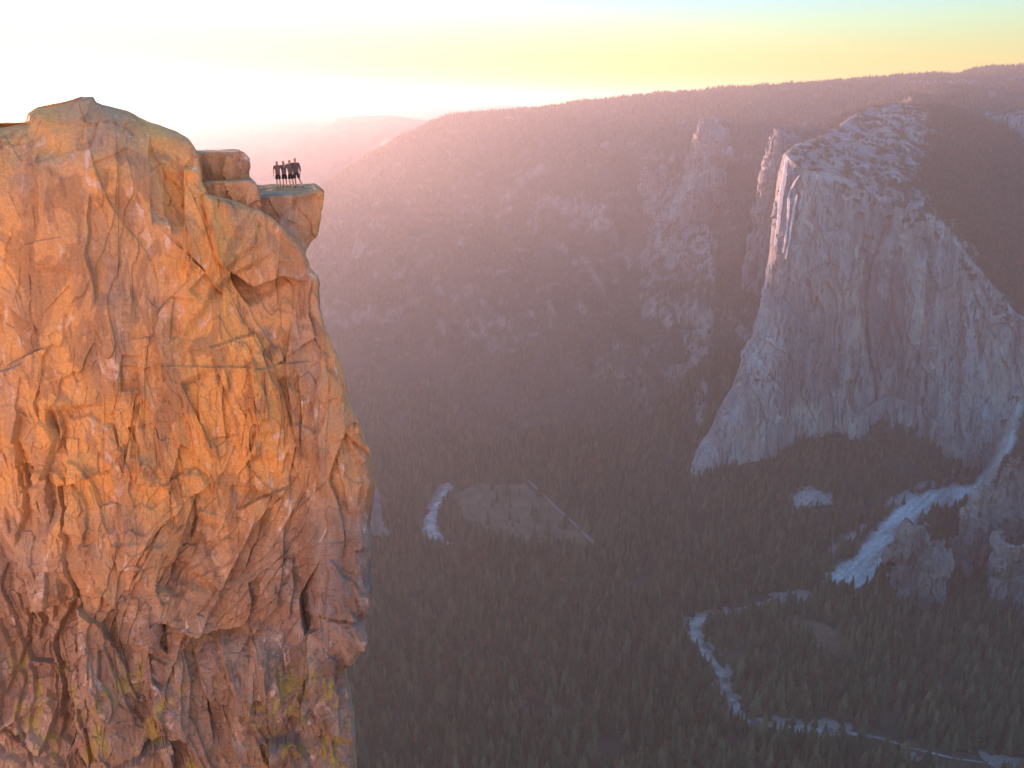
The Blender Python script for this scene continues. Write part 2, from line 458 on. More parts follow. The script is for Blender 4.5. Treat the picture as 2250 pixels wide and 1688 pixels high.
sand = np.maximum(smooth(34, 24, dB + 8 * fbm(X / 40, Y / 40, 0 * X, 3)), smooth(26, 18, dA)) * (noise3(X / 120, Y / 120, 0 * X) > -0.05)
V = np.stack([X, Y, Z2], 2).reshape(-1, 3)
# the floor runs on under and behind the viewpoint
terrain = structure(mesh_np('terrain', V, grid_quads(ny, nt), M_TERR, dict(rock=rock, meadow=meadow, scree=scree, sand=sand), True), 'wooded valley floor and slopes')

# far hills beyond the valley mouth
def hills(pts, depth, drop, lift):
    a = np.array(pts, float); n = 420
    px = np.linspace(a[0, 0], a[-1, 0], n); py = np.interp(px, a[:, 0], a[:, 1])
    rows = []
    for k in np.linspace(-1, 1.0, 41):
        yy = depth + k * depth * 0.22
        x, y, z = ray(px, py, depth)
        sc = yy / depth
        zz = z - drop * abs(k) ** 1.3 + 0.012 * depth * ridged(x * sc / (0.12 * depth) + depth, yy * np.ones(n) / (0.12 * depth), 0 * x, 4) * min(1, 3 * abs(k)) + 0.0012 * depth * fbm(x / (0.01 * depth), yy * np.ones(n) / 300, 0 * x, 3)
        rows.append(np.stack([x * sc, yy * np.ones(n), zz], 1))
    P = np.stack(rows)
    return structure(mesh_np('hills', P.reshape(-1, 3), grid_quads(41, n), M_HILL, None, True), lift)
hills([(-600, 250), (100, 246), (290, 240), (400, 236), (500, 235), (600, 240), (700, 247), (800, 245), (860, 243), (960, 240), (1060, 234), (1130, 232), (1200, 236), (1260, 240), (1600, 250), (2400, 250)], 10200, 1100, 'farthest pale ridge on the horizon')
hills([(-600, 330), (300, 330), (560, 320), (640, 292), (700, 266), (740, 258), (800, 254), (860, 254), (920, 262), (1000, 280), (1100, 310), (1500, 380)], 7400, 1000, 'nearer hazy ridge at the mouth of the valley')

# ------------------------------------------------------------------ inflated rock masses
def relief_rock(name, left, right, Yd, rad, mat, disp, rows=300, cols=220, back=60, bend=None, attrs=None, fine_edge=None, jag=0.0):
    """A rock mass with its own outline, distance, rounding and back; left/right are outline points (px,py) top to bottom."""
    if jag:
        q = np.arange(120.0)
        right = resample(right, 120) + np.stack([jag * fbm(q / 14, 0 * q + 2, 0 * q + jag, 5, 0.6), 0.4 * jag * fbm(q / 14, 0 * q + 8, 0 * q + jag, 4) * np.sin(q / 119 * np.pi)], 1)
        left = resample(left, 120); left[:, 0] += jag * fbm(q / 14, 0 * q + 5, 0 * q + jag, 5, 0.6)
        left = left[np.argsort(left[:, 1])]
    rt = resample(right, rows)
    la = np.asarray(left, float)
    lx = np.interp(rt[:, 1], la[:, 1], la[:, 0])
    u = np.linspace(0, 1, cols)
    PXg = lx[:, None] + (rt[:, 0] - lx)[:, None] * u[None, :]
    PYg = np.repeat(rt[:, 1][:, None], cols, 1)
    Yb = np.full(PXg.shape, float(Yd)) if np.isscalar(Yd) else Yd(PXg, PYg)
    x, y, z = ray(PXg, PYg, Yb)
    mpp = float(np.mean(Yb)) / F
    # distance to the outline (free edges only)
    ed = [resample(right, 200)]
    if fine_edge is not None: ed.append(resample(fine_edge, 160))
    else: ed.append(resample(np.concatenate([la[:, :]]), 160))
    E = np.concatenate(ed)
    ex, ey, ez = ray(E[:, 0], E[:, 1], float(np.mean(Yb)))
    qx, _, qz = ray(PXg, PYg, float(np.mean(Yb)))
    d = np.full(PXg.shape, 1e9)
    for a, b in zip(ex, ez):
        d = np.minimum(d, (qx - a) ** 2 + (qz - b) ** 2)
    d = np.sqrt(d)
    # exact distance close to the outline, so the rounded edge does not ripple
    fx, _, fz = ray(rt[:, 0], rt[:, 1], float(np.mean(Yb)))
    near = d < 0.05 * (rad if np.isscalar(rad) else 30.0)
    dn = np.full(int(near.sum()), 1e9); ax_, az_ = qx[near], qz[near]
    for k in range(len(fx) - 1):
        sx_, sz_ = fx[k + 1] - fx[k], fz[k + 1] - fz[k]
        t_ = np.clip(((ax_ - fx[k]) * sx_ + (az_ - fz[k]) * sz_) / (sx_ * sx_ + sz_ * sz_ + 1e-9), 0, 1)
        dn = np.minimum(dn, (ax_ - fx[k] - t_ * sx_) ** 2 + (az_ - fz[k] - t_ * sz_) ** 2)
    lx_ = (np.arange(cols) < cols // 2)[None, :] & np.ones((rows, 1), bool)
    d[near] = np.where(lx_[near], np.minimum(d[near], np.sqrt(dn)), np.where(np.sqrt(dn) < d[near] + 1e-6, np.sqrt(dn), d[near]))
    rr = rad if np.isscalar(rad) else rad(PXg, PYg)
    q = np.clip(1 - d / rr, 0, 1)
    yb = Yb + rr * (1 - np.sqrt(np.clip(1 - q * q, 0, 1)))
    x, y, z = ray(PXg, PYg, yb)
    P = np.stack([x, y + np.zeros_like(x), z], 2)
    y = P[..., 1]; y[:] = yb
    n = grid_normals(P)
    if n[..., 1].mean() > 0: n = -n
    h, extra = disp(qx, qz, PXg, PYg, d)
    P = P + n * h[..., None]
    # back: push the rim away from the viewer and inward
    cen = P.reshape(-1, 3).mean(0)
    Vs = [P.reshape(-1, 3)]; Q = [grid_quads(rows, cols)]
    rim = np.concatenate([np.arange(cols), np.arange(1, rows) * cols + cols - 1, (rows - 1) * cols + np.arange(cols - 2, -1, -1), np.arange(rows - 2, 0, -1) * cols])
    rp = Vs[0][rim]
    m = len(rim); off = rows * cols
    prev = rim
    for k, (bk, inn) in enumerate(((0.12, 0.02), (0.5, 0.10), (1.0, 0.28))):
        r2 = rp * (1 + back * bk / rp[:, 1:2]); r2 = r2 + (cen - rp) * np.array([inn, 0, inn])
        ids = off + k * m + np.arange(m)
        Vs.append(r2)
        Q.append(np.stack([prev, np.roll(prev, -1), np.roll(ids, -1), ids], 1)); prev = ids
    A = {}
    tot = sum(len(v) for v in Vs)
    for kk, v in (extra or {}).items():
        full = np.zeros(tot); full[:rows * cols] = v.ravel(); full[rows * cols:] = np.tile(v.ravel()[rim], 3); A[kk] = full
    o = mesh_np(name, np.concatenate(Vs), np.concatenate(Q)[:, ::-1], mat, A, False)
    return o, P

# ------------------------------------------------------------------ the great granite wall across the valley
PROW = [(1722, 338), (1712, 380), (1702, 450), (1692, 540), (1676, 640), (1655, 740), (1622, 830), (1580, 910), (1540, 985), (1505, 1060), (1490, 1085)]
RIM = np.array([(1722, 338), (1760, 372), (1850, 392), (1950, 432), (2030, 462), (2080, 500), (2130, 570), (2190, 640), (2230, 690), (2300, 720), (2500, 790)], float)
FOOTL = np.array([(1490, 1085), (1600, 1075), (1700, 1050), (1790, 1015), (1830, 1010), (1900, 1025), (1960, 1025), (2060, 1045), (2110, 1080), (2160, 1090), (2300, 1060), (2500, 1050)], float)
def great_wall():
    nw, nk, nc = 420, 170, 560
    pr = resample(PROW, nw)[::-1]           # bottom to top
    u = np.linspace(0, 1, nc) ** 1.15
    w = np.linspace(0, 1, nw)
    pxr = 2500.0
    PXg = pr[:, 0][:, None] + (pxr - pr[:, 0])[:, None] * u[None]
    rim_px = 1722 + (pxr - 1722) * u; foot_px = 1490 + (pxr - 1490) * u
    rim_py = np.interp(rim_px, RIM[:, 0], RIM[:, 1]); foot_py = np.interp(foot_px, FOOTL[:, 0], FOOTL[:, 1])
    wz = (pr[0, 1] - pr[:, 1]) / (pr[0, 1] - pr[-1, 1])
    PYg = foot_py[None] + (rim_py - foot_py)[None] * wz[:, None]
    Yb = 2080 + 140 * wz[:, None] ** 1.2 + 0 * PXg
    Yb = Yb - 90 * smooth(1900, 2300, PXg) 
    mpp = 2150 / F * 1.02
    d = (PXg - pr[:, 0][:, None]) * mpp
    rr = 60 + 130 * wz[:, None]
    q = np.clip(1 - d / rr, 0, 1)
    Yb = Yb + rr * (1 - np.sqrt(np.clip(1 - q * q, 0, 1)))
    x, y, z = ray(PXg, PYg, Yb)
    Pw = np.stack([x, Yb, z], 2)
    # top: from the rim back to the summit dome
    kk = np.linspace(0, 1, nk + 1)[1:]
    tl = resample([(1722, 338), (1745, 322), (1790, 306), (1840, 280), (1880, 250), (1915, 236), (1950, 229)], nk + 1)[1:]
    Pt = []; PXt = []; PYt = []
    for i, k in enumerate(kk):
        px = tl[i, 0] + (pxr - tl[i, 0]) * u
        top = np.interp(px, [1722, 1950, 2020, 2080, 2150, 2250, 2500], [236, 229, 231, 236, 262, 300, 330])
        s0 = (338 - tl[i, 1]) / (338 - 229.0)
        py = rim_py + (top - rim_py) * s0 ** 0.9
        yy = Yb[-1] + (3050 - Yb[-1]) * (k ** 1.15)
        a, b, c = ray(px, py, yy)
        Pt.append(np.stack([a, yy, c], 1)); PXt.append(px); PYt.append(py)
    P = np.concatenate([Pw, np.stack(Pt)], 0)
    PXa = np.concatenate([PXg, np.stack(PXt)]); PYa = np.concatenate([PYg, np.stack(PYt)])
    isw = np.concatenate([np.ones(nw), np.zeros(nk)])[:, None] + 0 * PXa
    n = grid_normals(P); n[n[..., 1] > 0.15] *= -1
    flip = (n[..., 2] < -0.3); n[flip] *= -1
    x, y, z = P[..., 0], P[..., 1], P[..., 2]
    wob = 40 * fbm(x / 200, z / 200, y / 300, 3)
    f1 = 46 * terrace(fbm((x + 0.1 * z) / 150, z / 420, y / 500, 5, 0.45), 5, 0.06)
    f2 = 15 * terrace(fbm(x / 48, z / 190, y / 300 + 4, 5, 0.5), 4, 0.07)
    f3 = 5 * terrace(fbm(x / 17, z / 80, y / 200 + 9, 4, 0.55), 3, 0.12) + facets(x + wob, z * 0.3 + wob, 60, 0.12, 2.0, 21)[0]
    hw = 20 * fbm(x / 260, z / 700, y / 400, 3) + f1 + f2 + f3 + 5 * fbm(x / 30, z / 160, 0 * x, 4)
    arch = segdist(PXa, PYa, [(1880, 905), (1960, 870), (2020, 890), (2060, 930), (2080, 990)])
    hw += -14 * np.exp(-arch[0] / 22) * (arch[1] < 0)
    for pl, amp in (([(1870, 560), (1850, 650), (1835, 760), (1880, 850)], 14), ([(1960, 480), (1925, 560), (1900, 660), (1915, 780), (1940, 900)], -18), ([(2030, 560), (2020, 680), (2040, 800)], 10), ([(2110, 620), (2120, 760), (2100, 900), (2120, 1000)], -16), ([(1760, 400), (1745, 520), (1720, 700), (1690, 850), (1640, 980)], 9)):
        dd, ss, tt = segdist(PXa + 6 * fbm(PXa / 40, PYa / 40, 0 * PXa, 3), PYa, pl)
        hw += amp * np.exp(-dd / 45) * (ss > 0) * smooth(0, 0.12, tt) * smooth(1, 0.88, tt)
    ht = 9 * fbm(x / 150, y / 150, z / 150, 5)
    edge = smooth(0, 12, np.arange(nc))[None]
    h = np.where(isw > 0.5, hw * (0.35 + 0.65 * edge), ht * (0.3 + 0.7 * edge))
    # the two systems meet softly at the rim
    rowi = np.arange(nw + nk)[:, None]
    h = h * (0.25 + 0.75 * smooth(0, 14, np.abs(rowi - nw))) * (0.15 + 0.85 * smooth(0, 90, rowi))
    P = P + n * h[..., None]
    PX2, PY2 = proj(P[..., 0], P[..., 1], P[..., 2])
    dior = np.maximum(smooth(0.0, 0.35, fbm(x / 60, z / 110, y / 100, 5) + 0.25) * inpoly(PX2, PY2, [(1905, 560), (1960, 540), (1990, 640), (1985, 760), (1960, 860), (1920, 830), (1895, 720), (1885, 640)]), 0)
    dior = np.maximum(dior * 0.75, 0.35 * inpoly(PX2 + 10 * fbm(x / 50, z / 50, y / 50, 3), PY2, [(1740, 620), (1830, 560), (1870, 700), (1850, 850), (1760, 900), (1700, 860)]))
    wood = inpoly(PX2 + 42 * fbm(x / 70, y / 70, z / 70, 5, 0.6), PY2 + 30 * fbm(x / 70 + 9, y / 70, z / 70, 5, 0.6), [(2065, 200), (2150, 235), (2260, 300), (2400, 300), (2500, 780), (2240, 700), (2200, 650), (2140, 560), (2100, 500), (2050, 440), (2030, 380), (2040, 300)])
    shrub = smooth(0.05, 0.2, fbm(x / 24, y / 40, z / 40, 5, 0.6) - 0.08 + 0.25 * smooth(1960, 2060, PX2) + 0.1 * smooth(300, 400, PY2)) * (isw < 0.5)
    soil = np.where(isw < 0.5, np.maximum(wood.astype(float), 0.85 * shrub), 0)
    # dark tufts spill over the broken rim
    spill = smooth(0.1, 0.3, fbm(x / 24, y / 24, z / 24, 4)) * smooth(70, 10, np.abs(PY2 - np.interp(PX2, RIM[:, 0], RIM[:, 1]) - 20)) * (PX2 > 1850)
    soil = np.maximum(soil, 0.8 * spill)
    soil = np.where(isw < 0.5, np.maximum(soil, 0.28 + 0.3 * fbm(x / 50, y / 50, z / 50, 4)), soil)
    nr = nw + nk
    Vs = [P.reshape(-1, 3)]; Q = [grid_quads(nr, nc)]
    # west flank goes back out of sight, the summit goes back and down
    rim = np.concatenate([np.arange(nr) * nc, (nr - 1) * nc + np.arange(1, nc)])
    rp = Vs[0][rim]; prev = rim; off = nr * nc; m = len(rim)
    for k, (bk, dz) in enumerate(((120, 0), (420, -30), (900, -160))):
        isleft = np.arange(m) < nr
        r2 = rp + np.stack([np.where(isleft, bk * 0.45, 0), np.full(m, bk), np.where(isleft, dz * 0.2, dz)], 1)
        ids = off + k * m + np.arange(m); Vs.append(r2)
        Q.append(np.stack([prev[:-1], prev[1:], ids[1:], ids[:-1]], 1)); prev = ids
    def full(v): return np.concatenate([v.ravel(), np.tile(v.ravel()[rim], 3)])
    o = mesh_np('mountain', np.concatenate(Vs), np.concatenate(Q), M_WALL, dict(diorite=full(dior), soil=full(soil)), False)
    return structure(o, 'great grey granite wall with a sloping summit'), P, isw, wood, shrub, spill, PX2, PY2
mountain, GW, GW_ISW, GW_WOOD, GW_SHRUB, GW_SPILL, GW_PX, GW_PY = great_wall()

def wall_disp(sx, amp, seed, wood=0.0, dark=0.12):
    def f(x, z, PXg, PYg, d):
        wob = 0.3 * sx * fbm(x / (2 * sx), z / (2 * sx), seed + 0 * x, 3)
        h = amp * sx * (0.5 * terrace(fbm(x / (1.2 * sx), z / (3 * sx), seed + 0 * x, 5, 0.5), 4, 0.2) + 0.16 * terrace(fbm(x / (0.4 * sx), z / (1.3 * sx), seed + 9 + 0 * x, 4), 3, 0.2) + 0.12 * fbm(x / sx, z / (3 * sx), seed + 0 * x, 5))
        soil = wood * smooth(0.0, 0.3, fbm(x / (1.2 * sx), z / (1.2 * sx), seed + 4 + 0 * x, 5))
        return h, dict(soil=soil, diorite=0 * h + dark)
    return f
# pale cliffs left of the great wall, and the buttresses by the scree chute
for nm, lf, rg, yd, rad, sx, wd, bk in (
    ('cliff', [(1702, 284), (1690, 310), (1665, 420), (1640, 540), (1622, 650), (1560, 800), (1540, 850)], [(1718, 282), (1740, 300), (1760, 420), (1760, 520), (1740, 700), (1700, 860)], 2750, 90, 60, 0.35, 700),
    ('cliff', [(1540, 268), (1524, 300), (1520, 385), (1475, 450), (1430, 520), (1455, 560), (1500, 640)], [(1560, 266), (1588, 290), (1594, 345), (1582, 400), (1582, 480), (1580, 640)], 3350, 110, 80, 0.3, 700),
    ('cliff', [(1420, 368), (1408, 410), (1412, 460)], [(1450, 366), (1488, 392), (1492, 440), (1470, 462)], 3600, 50, 60, 0.3, 500),
    ('cliff', [(813, 1072), (800, 1120), (782, 1180)], [(818, 1074), (830, 1110), (842, 1150), (850, 1180)], 1830, 14, 30, 0.0, 120),
    ('buttress', [(2000, 1150), (1965, 1190), (1955, 1280), (1950, 1350), (1965, 1390)], [(2030, 1150), (2070, 1190), (2082, 1270), (2085, 1340), (2060, 1390)], 1560, 30, 38, 0.5, 300),
    ('buttress', [(2215, 1020), (2160, 1080), (2110, 1130), (2085, 1180), (2070, 1250), (2095, 1262)], [(2300, 1000), (2420, 1020), (2440, 1120), (2420, 1200), (2340, 1265)], 1660, 40, 46, 0.35, 300),
    ('buttress', [(2210, 1190), (2185, 1230), (2170, 1290), (2165, 1350), (2180, 1385)], [(2300, 1180), (2400, 1200), (2420, 1300), (2400, 1385)], 1540, 30, 38, 0.5, 300)):
    o, _ = relief_rock(nm, lf, rg, yd, rad, M_WALL, wall_disp(sx, 2.0 if nm == 'buttress' else 1.2, int(yd) % 37, wd, 0.45 if nm == 'buttress' else 0.3), 220, 160, bk, jag=13.0)
    structure(o)

# ------------------------------------------------------------------ near cliff
N_RIGHT = [(180, 212), (205, 212), (212, 224), (228, 231), (280, 243), (330, 270), (352, 276), (385, 288), (415, 304), (430, 325), (438, 348), (444, 400), (455, 428), (490, 438), (540, 448), (590, 470), (630, 502), (662, 538), (676, 565), (684, 590), (700, 606), (706, 622), (704, 645), (706, 680), (716, 720), (730, 755), (750, 800), (757, 840), (770, 890), (790, 935), (808, 985), (822, 1035), (825, 1070), (819, 1115), (814, 1150), (818, 1190), (816, 1240), (817, 1290), (806, 1330), (792, 1375), (774, 1425), (760, 1468), (766, 1510), (776, 1560), (782, 1620), (786, 1700), (780, 1800), (770, 1900)]
N_LEFT = [(178, 212), (150, 222), (120, 228), (80, 236), (60, 250), (55, 270), (-260, 276), (-300, 400), (-300, 1900)]
_nr = resample(N_RIGHT, 700); _q = np.arange(700.0)
_nr[:, 0] += 3.2 * fbm(_q / 26, 0 * _q + 3, 0 * _q, 5, 0.6) * smooth(0, 20, _q); _nr[:, 1] += 2.2 * fbm(_q / 22, 0 * _q + 9, 0 * _q, 4) * smooth(0, 20, _q) * smooth(700, 680, _q)
N_RIGHT = _nr
def near_Y(px, py):
    yy = 45.5 + 5.2 * smooth(150, 700, px) + 0.5 * smooth(700, 300, py)
    yy = yy - 3.0 * smooth(900, 1700, py)
    return yy
def near_R(px, py):
    return 1.0 + 3.6 * smooth(460, 380, px) * smooth(700, 350, py) + 0.8 * smooth(420, 600, py) + 1.5 * smooth(800, 1200, py)
STEPS = [  # polyline in photo pixels, depth step in metres (positive: left of travel stands forward), decay in metres
    ([(332, 300), (330, 365), (334, 430), (336, 500)], -0.7, 2.5), ([(404, 350), (402, 420), (408, 520), (395, 600)], 0.7, 2.0), ([(380, 370), (372, 440), (380, 520)], -0.45, 1.4),
    ([(440, 400), (452, 470), (470, 560), (498, 600)], 0.8, 2.2), ([(690, 612), (620, 612), (560, 640), (500, 592)], -1.5, 3.0), ([(505, 600), (530, 650), (560, 690)], -0.8, 2.0),
    ([(500, 660), (450, 600), (410, 640)], -0.6, 1.6), ([(560, 740), (545, 830), (560, 930), (540, 1010)], 0.6, 2.5), ([(640, 700), (625, 800), (640, 900), (660, 990)], 0.5, 1.8), ([(700, 800), (690, 900), (712, 1000), (700, 1090)], 0.5, 1.5),
    ([(120, 880), (135, 960), (118, 1060), (125, 1150)], -0.9, 1.6), ([(150, 930), (170, 1020), (160, 1130), (150, 1180)], 0.6, 1.4), ([(60, 880), (48, 980), (62, 1100), (40, 1200)], -0.7, 1.5),
    ([(440, 1120), (415, 1180), (385, 1240), (377, 1290)], -0.9, 1.6), ([(560, 1080), (500, 1170), (420, 1250), (395, 1330)], 0.35, 1.8), ([(600, 1100), (560, 1190), (525, 1270)], -0.5, 1.5), ([(290, 1240), (330, 1170), (400, 1100), (480, 1040)], 0.5, 2.0),
    ([(560, 1372), (500, 1385), (421, 1388), (340, 1362)], -1.0, 2.2), ([(361, 1376), (352, 1410), (370, 1440)], -0.8, 1.2), ([(480, 1392), (486, 1450), (508, 1510), (505, 1600), (515, 1690)], 0.8, 2.0),
    ([(545, 1270), (555, 1320), (540, 1380)], -0.7, 1.2), ([(640, 1220), (645, 1300), (635, 1370)], -0.5, 1.2), ([(722, 1425), (728, 1500), (736, 1570), (740, 1700)], -0.5, 1.2), ([(325, 1430), (335, 1490), (350, 1510)], -0.6, 1.0),
    ([(280, 1520), (340, 1560), (400, 1600), (440, 1690)], 0.7, 1.8), ([(130, 1250), (140, 1340), (110, 1420), (130, 1520), (120, 1690)], -0.8, 1.8), ([(40, 1250), (70, 1330), (60, 1440)], -0.6, 1.4), ([(200, 1180), (215, 1280), (250, 1340), (270, 1450)], 0.5, 1.5), ([(0, 1560), (80, 1640), (110, 1720)], 0.7, 1.4),
    ([(300, 780), (310, 880), (295, 960), (305, 1050)], 0.4, 2.0), ([(200, 420), (195, 560), (215, 680)], -0.4, 2.5), ([(90, 330), (100, 480), (85, 600)], 0.5, 2.5), ([(640, 1365), (700, 1340), (760, 1350), (800, 1330)], 0.5, 1.2)]
def near_disp(x, z, PXg, PYg, d):
    wpx = PXg + 7 * fbm(x / 1.6, z / 1.6, 0 * x, 4); wpy = PYg + 7 * fbm(x / 1.6 + 7, z / 1.6, 0 * x, 4)
    m = 50 / F
    h = 0.9 * fbm(x / 7, z / 14, 0 * x + 2, 3)
    for pl, amp, dec in STEPS:
        lo = np.min(np.array(pl), 0) - 160; hi = np.max(np.array(pl), 0) + 160
        sel = (PXg > lo[0]) & (PXg < hi[0]) & (PYg > lo[1]) & (PYg < hi[1])
        dd, ss, tt = segdist(wpx[sel], -wpy[sel], [(a, -b) for a, b in pl])
        e = amp * np.exp(-dd * m / dec) * smooth(-0.5, 0.5, ss * dd / 3.0) * smooth(0, 0.15, tt) * smooth(1, 0.85, tt)
        h[sel] += e
    jr = np.random.default_rng(5)
    for q in range(95):   # long straight joints, mostly upright
        jx, jy = jr.uniform(-40, 780), jr.uniform(300, 1690); L = jr.uniform(50, 210); a = jr.normal() * 0.16 + (0.45 if 300 < jx < 640 and 1050 < jy < 1400 else 0)
        if jr.random() < 0.22: a += 1.35; L *= 0.7
        dx, dy = math.sin(a) * L * -1, math.cos(a) * L
        pl = [(jx, jy), (jx + dx * 0.5 + jr.normal() * 5, jy + dy * 0.5), (jx + dx, jy + dy)]
        sel = (PXg > min(jx, jx + dx) - 90) & (PXg < max(jx, jx + dx) + 90) & (PYg > jy - 90) & (PYg < max(jy, jy + dy) + 90)
        dd, ss, tt = segdist(PXg[sel] + 0.25 * (wpx - PXg)[sel], -PYg[sel], [(u_, -v_) for u_, v_ in pl])
        h[sel] += (0.35 + 0.65 * float(smooth(500, 950, jy))) * (jr.choice([-1, 1]) * jr.uniform(0.15, 0.5) * (ss > 0) * np.exp(-dd * m / jr.uniform(0.8, 2.2)) - 0.05 * np.exp(-dd * m / 0.06)) * smooth(0, 0.12, tt) * smooth(1, 0.88, tt)
    rough = 0.30 + 0.62 * smooth(560, 900, PYg) + 0.3 * smooth(1250, 1450, PYg)
    def plates(xs, k):
        wob = 1.6 * fbm(x / 9, z / 9, 0 * x + 5 + k, 2)
        t1 = terrace(fbm(xs / 5.0, z / 13.0, 0 * x + 11 + k, 4, 0.38), 5, 0.09)
        t2 = terrace(fbm(xs / 2.0 + 3, z / 5.0, 0 * x + 15 + k, 4, 0.42), 4, 0.10)
        t3 = terrace(fbm(xs / 0.8 + 3, z / 1.7, 0 * x + 25 + k, 4, 0.5), 3, 0.2)
        f1, e1 = facets(xs + wob, (z + wob) * 0.35, 3.6, 0.22, 0.16, 1 + k)
        f2, e2 = facets(xs + wob, z * 0.5 + 3 + 0.5 * wob, 1.1, 0.28, 0.06, 7 + k)
        return 1.6 * t1 + 0.34 * t2 + 0.07 * t3 + 1.2 * f1 + 0.6 * f2
    band = smooth(980, 1150, PYg + 60 * fbm(x / 4, z / 4, 0 * x + 50, 3)) * smooth(230, 330, PXg) * smooth(720, 640, PXg) * smooth(1480, 1380, PYg)
    t4 = terrace(fbm(x / 6.0 + 3, (z - 0.3 * x) / 2.6, 0 * x + 35, 5, 0.5), 3, 0.10)
    h += rough * ((1 - band) * plates(x, 0) + band * plates(x - 0.55 * z, 40) + 0.3 * t4 * smooth(1000, 1400, PYg)) + 0.09 * fbm(x / 0.9, z / 1.8, 0 * x + 8, 5, 0.5)
    ed = smooth(0.0, 0.55, d)
    h = h * (0.10 + 0.90 * ed)
    glow_tint = np.clip(1.12 - 1.1 * smooth(850, 1500, PYg + 260 * fbm(x / 6, z / 6, 0 * x + 1, 4)) * 0.9 - 0.45 * smooth(560, 760, PXg) , 0, 1)  # painted sun glow: orange above, fading towards the bottom and right edge
    lich = smooth(1380, 1520, PYg + 120 * fbm(x / 3, z / 3, 0 * x + 6, 3)) * 0.7 + 0.25 * smooth(660, 760, PXg) * smooth(1380, 1480, PYg)
    return h, dict(glow_tint=glow_tint, lichen=np.clip(lich, 0, 1))
N_FREE = [(55, 270), (60, 250), (80, 236), (120, 228), (150, 222), (178, 212)]
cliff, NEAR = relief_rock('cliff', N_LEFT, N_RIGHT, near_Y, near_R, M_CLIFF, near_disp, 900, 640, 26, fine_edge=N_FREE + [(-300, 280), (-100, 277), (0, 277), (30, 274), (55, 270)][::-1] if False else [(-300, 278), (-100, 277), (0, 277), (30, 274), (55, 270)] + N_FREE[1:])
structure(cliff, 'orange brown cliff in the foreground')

# blocks on the cliff: outline of the front face extruded straight back, remeshed and weathered
def rock_block(name, outline, Yn, Yf, seed, vox=0.09, amp=1.0, tilt=0.0, skew=0.0):
    a = np.array(outline, float)
    yn = Yn + skew * smooth(590, 712, a[:, 0])
    x, y, z = ray(a[:, 0], a[:, 1], yn)
    bm = bmesh.new()
    f = [bm.verts.new((x[i], yn[i], z[i])) for i in range(len(x))]
    cx, cz = x.mean(), z.mean()
    b = [bm.verts.new((x[i] * Yf / yn[i] - 0.35 * (x[i] > cx), Yf, z[i] + tilt * (Yf - yn[i]))) for i in range(len(x))]
    bm.faces.new(f); bm.faces.new(b[::-1])
    n = len(f)
    for i in range(n): bm.faces.new((f[i], b[i], b[(i + 1) % n], f[(i + 1) % n]))
    bmesh.ops.recalc_face_normals(bm, faces=bm.faces)
    me = bpy.data.meshes.new(name); bm.to_mesh(me); bm.free()
    o = bpy.data.objects.new(name, me); C.objects.link(o)
    bv = o.modifiers.new('b', 'BEVEL'); bv.width = 0.2; bv.segments = 2; bv.limit_method = 'ANGLE'; bv.angle_limit = R_(35)
    rm = o.modifiers.new('r', 'REMESH'); rm.mode = 'VOXEL'; rm.voxel_size = vox
    sm = o.modifiers.new('s', 'SMOOTH'); sm.iterations = 1
    dg = bpy.context.evaluated_depsgraph_get()
    me2 = bpy.data.meshes.new_from_object(o.evaluated_get(dg))
    o.modifiers.clear(); o.data = me2; me2.name = name
    nv = len(me2.vertices)
    co = np.empty(nv * 3, np.float32); me2.vertices.foreach_get('co', co); co = co.reshape(-1, 3).astype(float)
    no = np.empty(nv * 3, np.float32); me2.vertices.foreach_get('normal', no); no = no.reshape(-1, 3)
    X_, Y_, Z_ = co.T
    w = 0.5 * fbm(X_ / 2, Z_ / 2, Y_ / 2 + seed, 3)
    side = np.clip(1 - np.abs(no[:, 2]) * 1.2, 0, 1)
    h = (0.03 + 0.09 * side) * fbm(X_ / 0.9, Y_ / 0.9, Z_ / 0.9 + seed, 4) + side * (facets(X_ + w, Z_ * 0.4 + 0.5 * Y_, 0.9, 0.25, 0.13, seed)[0] + 0.6 * facets(X_ + w, Z_ * 0.5 + 0.5 * Y_, 0.35, 0.25, 0.06, seed + 3)[0]) + (1 - side) * 0.03 * fbm(X_ / 1.2, Y_ / 2.0, Z_ / 0.3 + seed, 3)
    co = co + no * (amp * h)[:, None]
    me2.vertices.foreach_set('co', co.astype(np.float32).ravel())
    me2.polygons.foreach_set('use_smooth', np.zeros(len(me2.polygons), bool))
    me2.materials.clear(); me2.materials.append(M_CLIFF)
    at = me2.attributes.new('glow_tint', 'FLOAT', 'POINT'); at.data.foreach_set('value', np.full(nv, 0.75, np.float32))  # even share of the painted orange glow
    at = me2.attributes.new('lichen', 'FLOAT', 'POINT'); at.data.foreach_set('value', np.full(nv, 0.0, np.float32))
    me2.update()
    return o
ledge = rock_block('rock_ledge', [(556, 436), (600, 433), (650, 427), (690, 420), (706, 417), (713, 428), (713, 448), (708, 470), (704, 490), (699, 512), (696, 522), (684, 536), (672, 560), (600, 575), (540, 540)], 52.0, 57.6, 4, tilt=0.07, skew=2.4)
structure(ledge, 'overhanging ledge with a flat top jutting over the valley')
slab = rock_block('rock_step', [(400, 402), (460, 400), (530, 398), (554, 396), (564, 404), (568, 425), (570, 470), (560, 520), (400, 520)], 51.0, 56.5, 8)
structure(slab, 'stepped slab below the square block')
blk = rock_block('boulder', [(400, 338), (440, 336), (490, 334), (534, 333), (545, 342), (546, 372), (543, 386), (550, 396), (540, 408), (400, 408)], 52.5, 56.8, 12)
tag(blk, 'big square block of rock on the cliff edge left of the ledge', 'boulder')

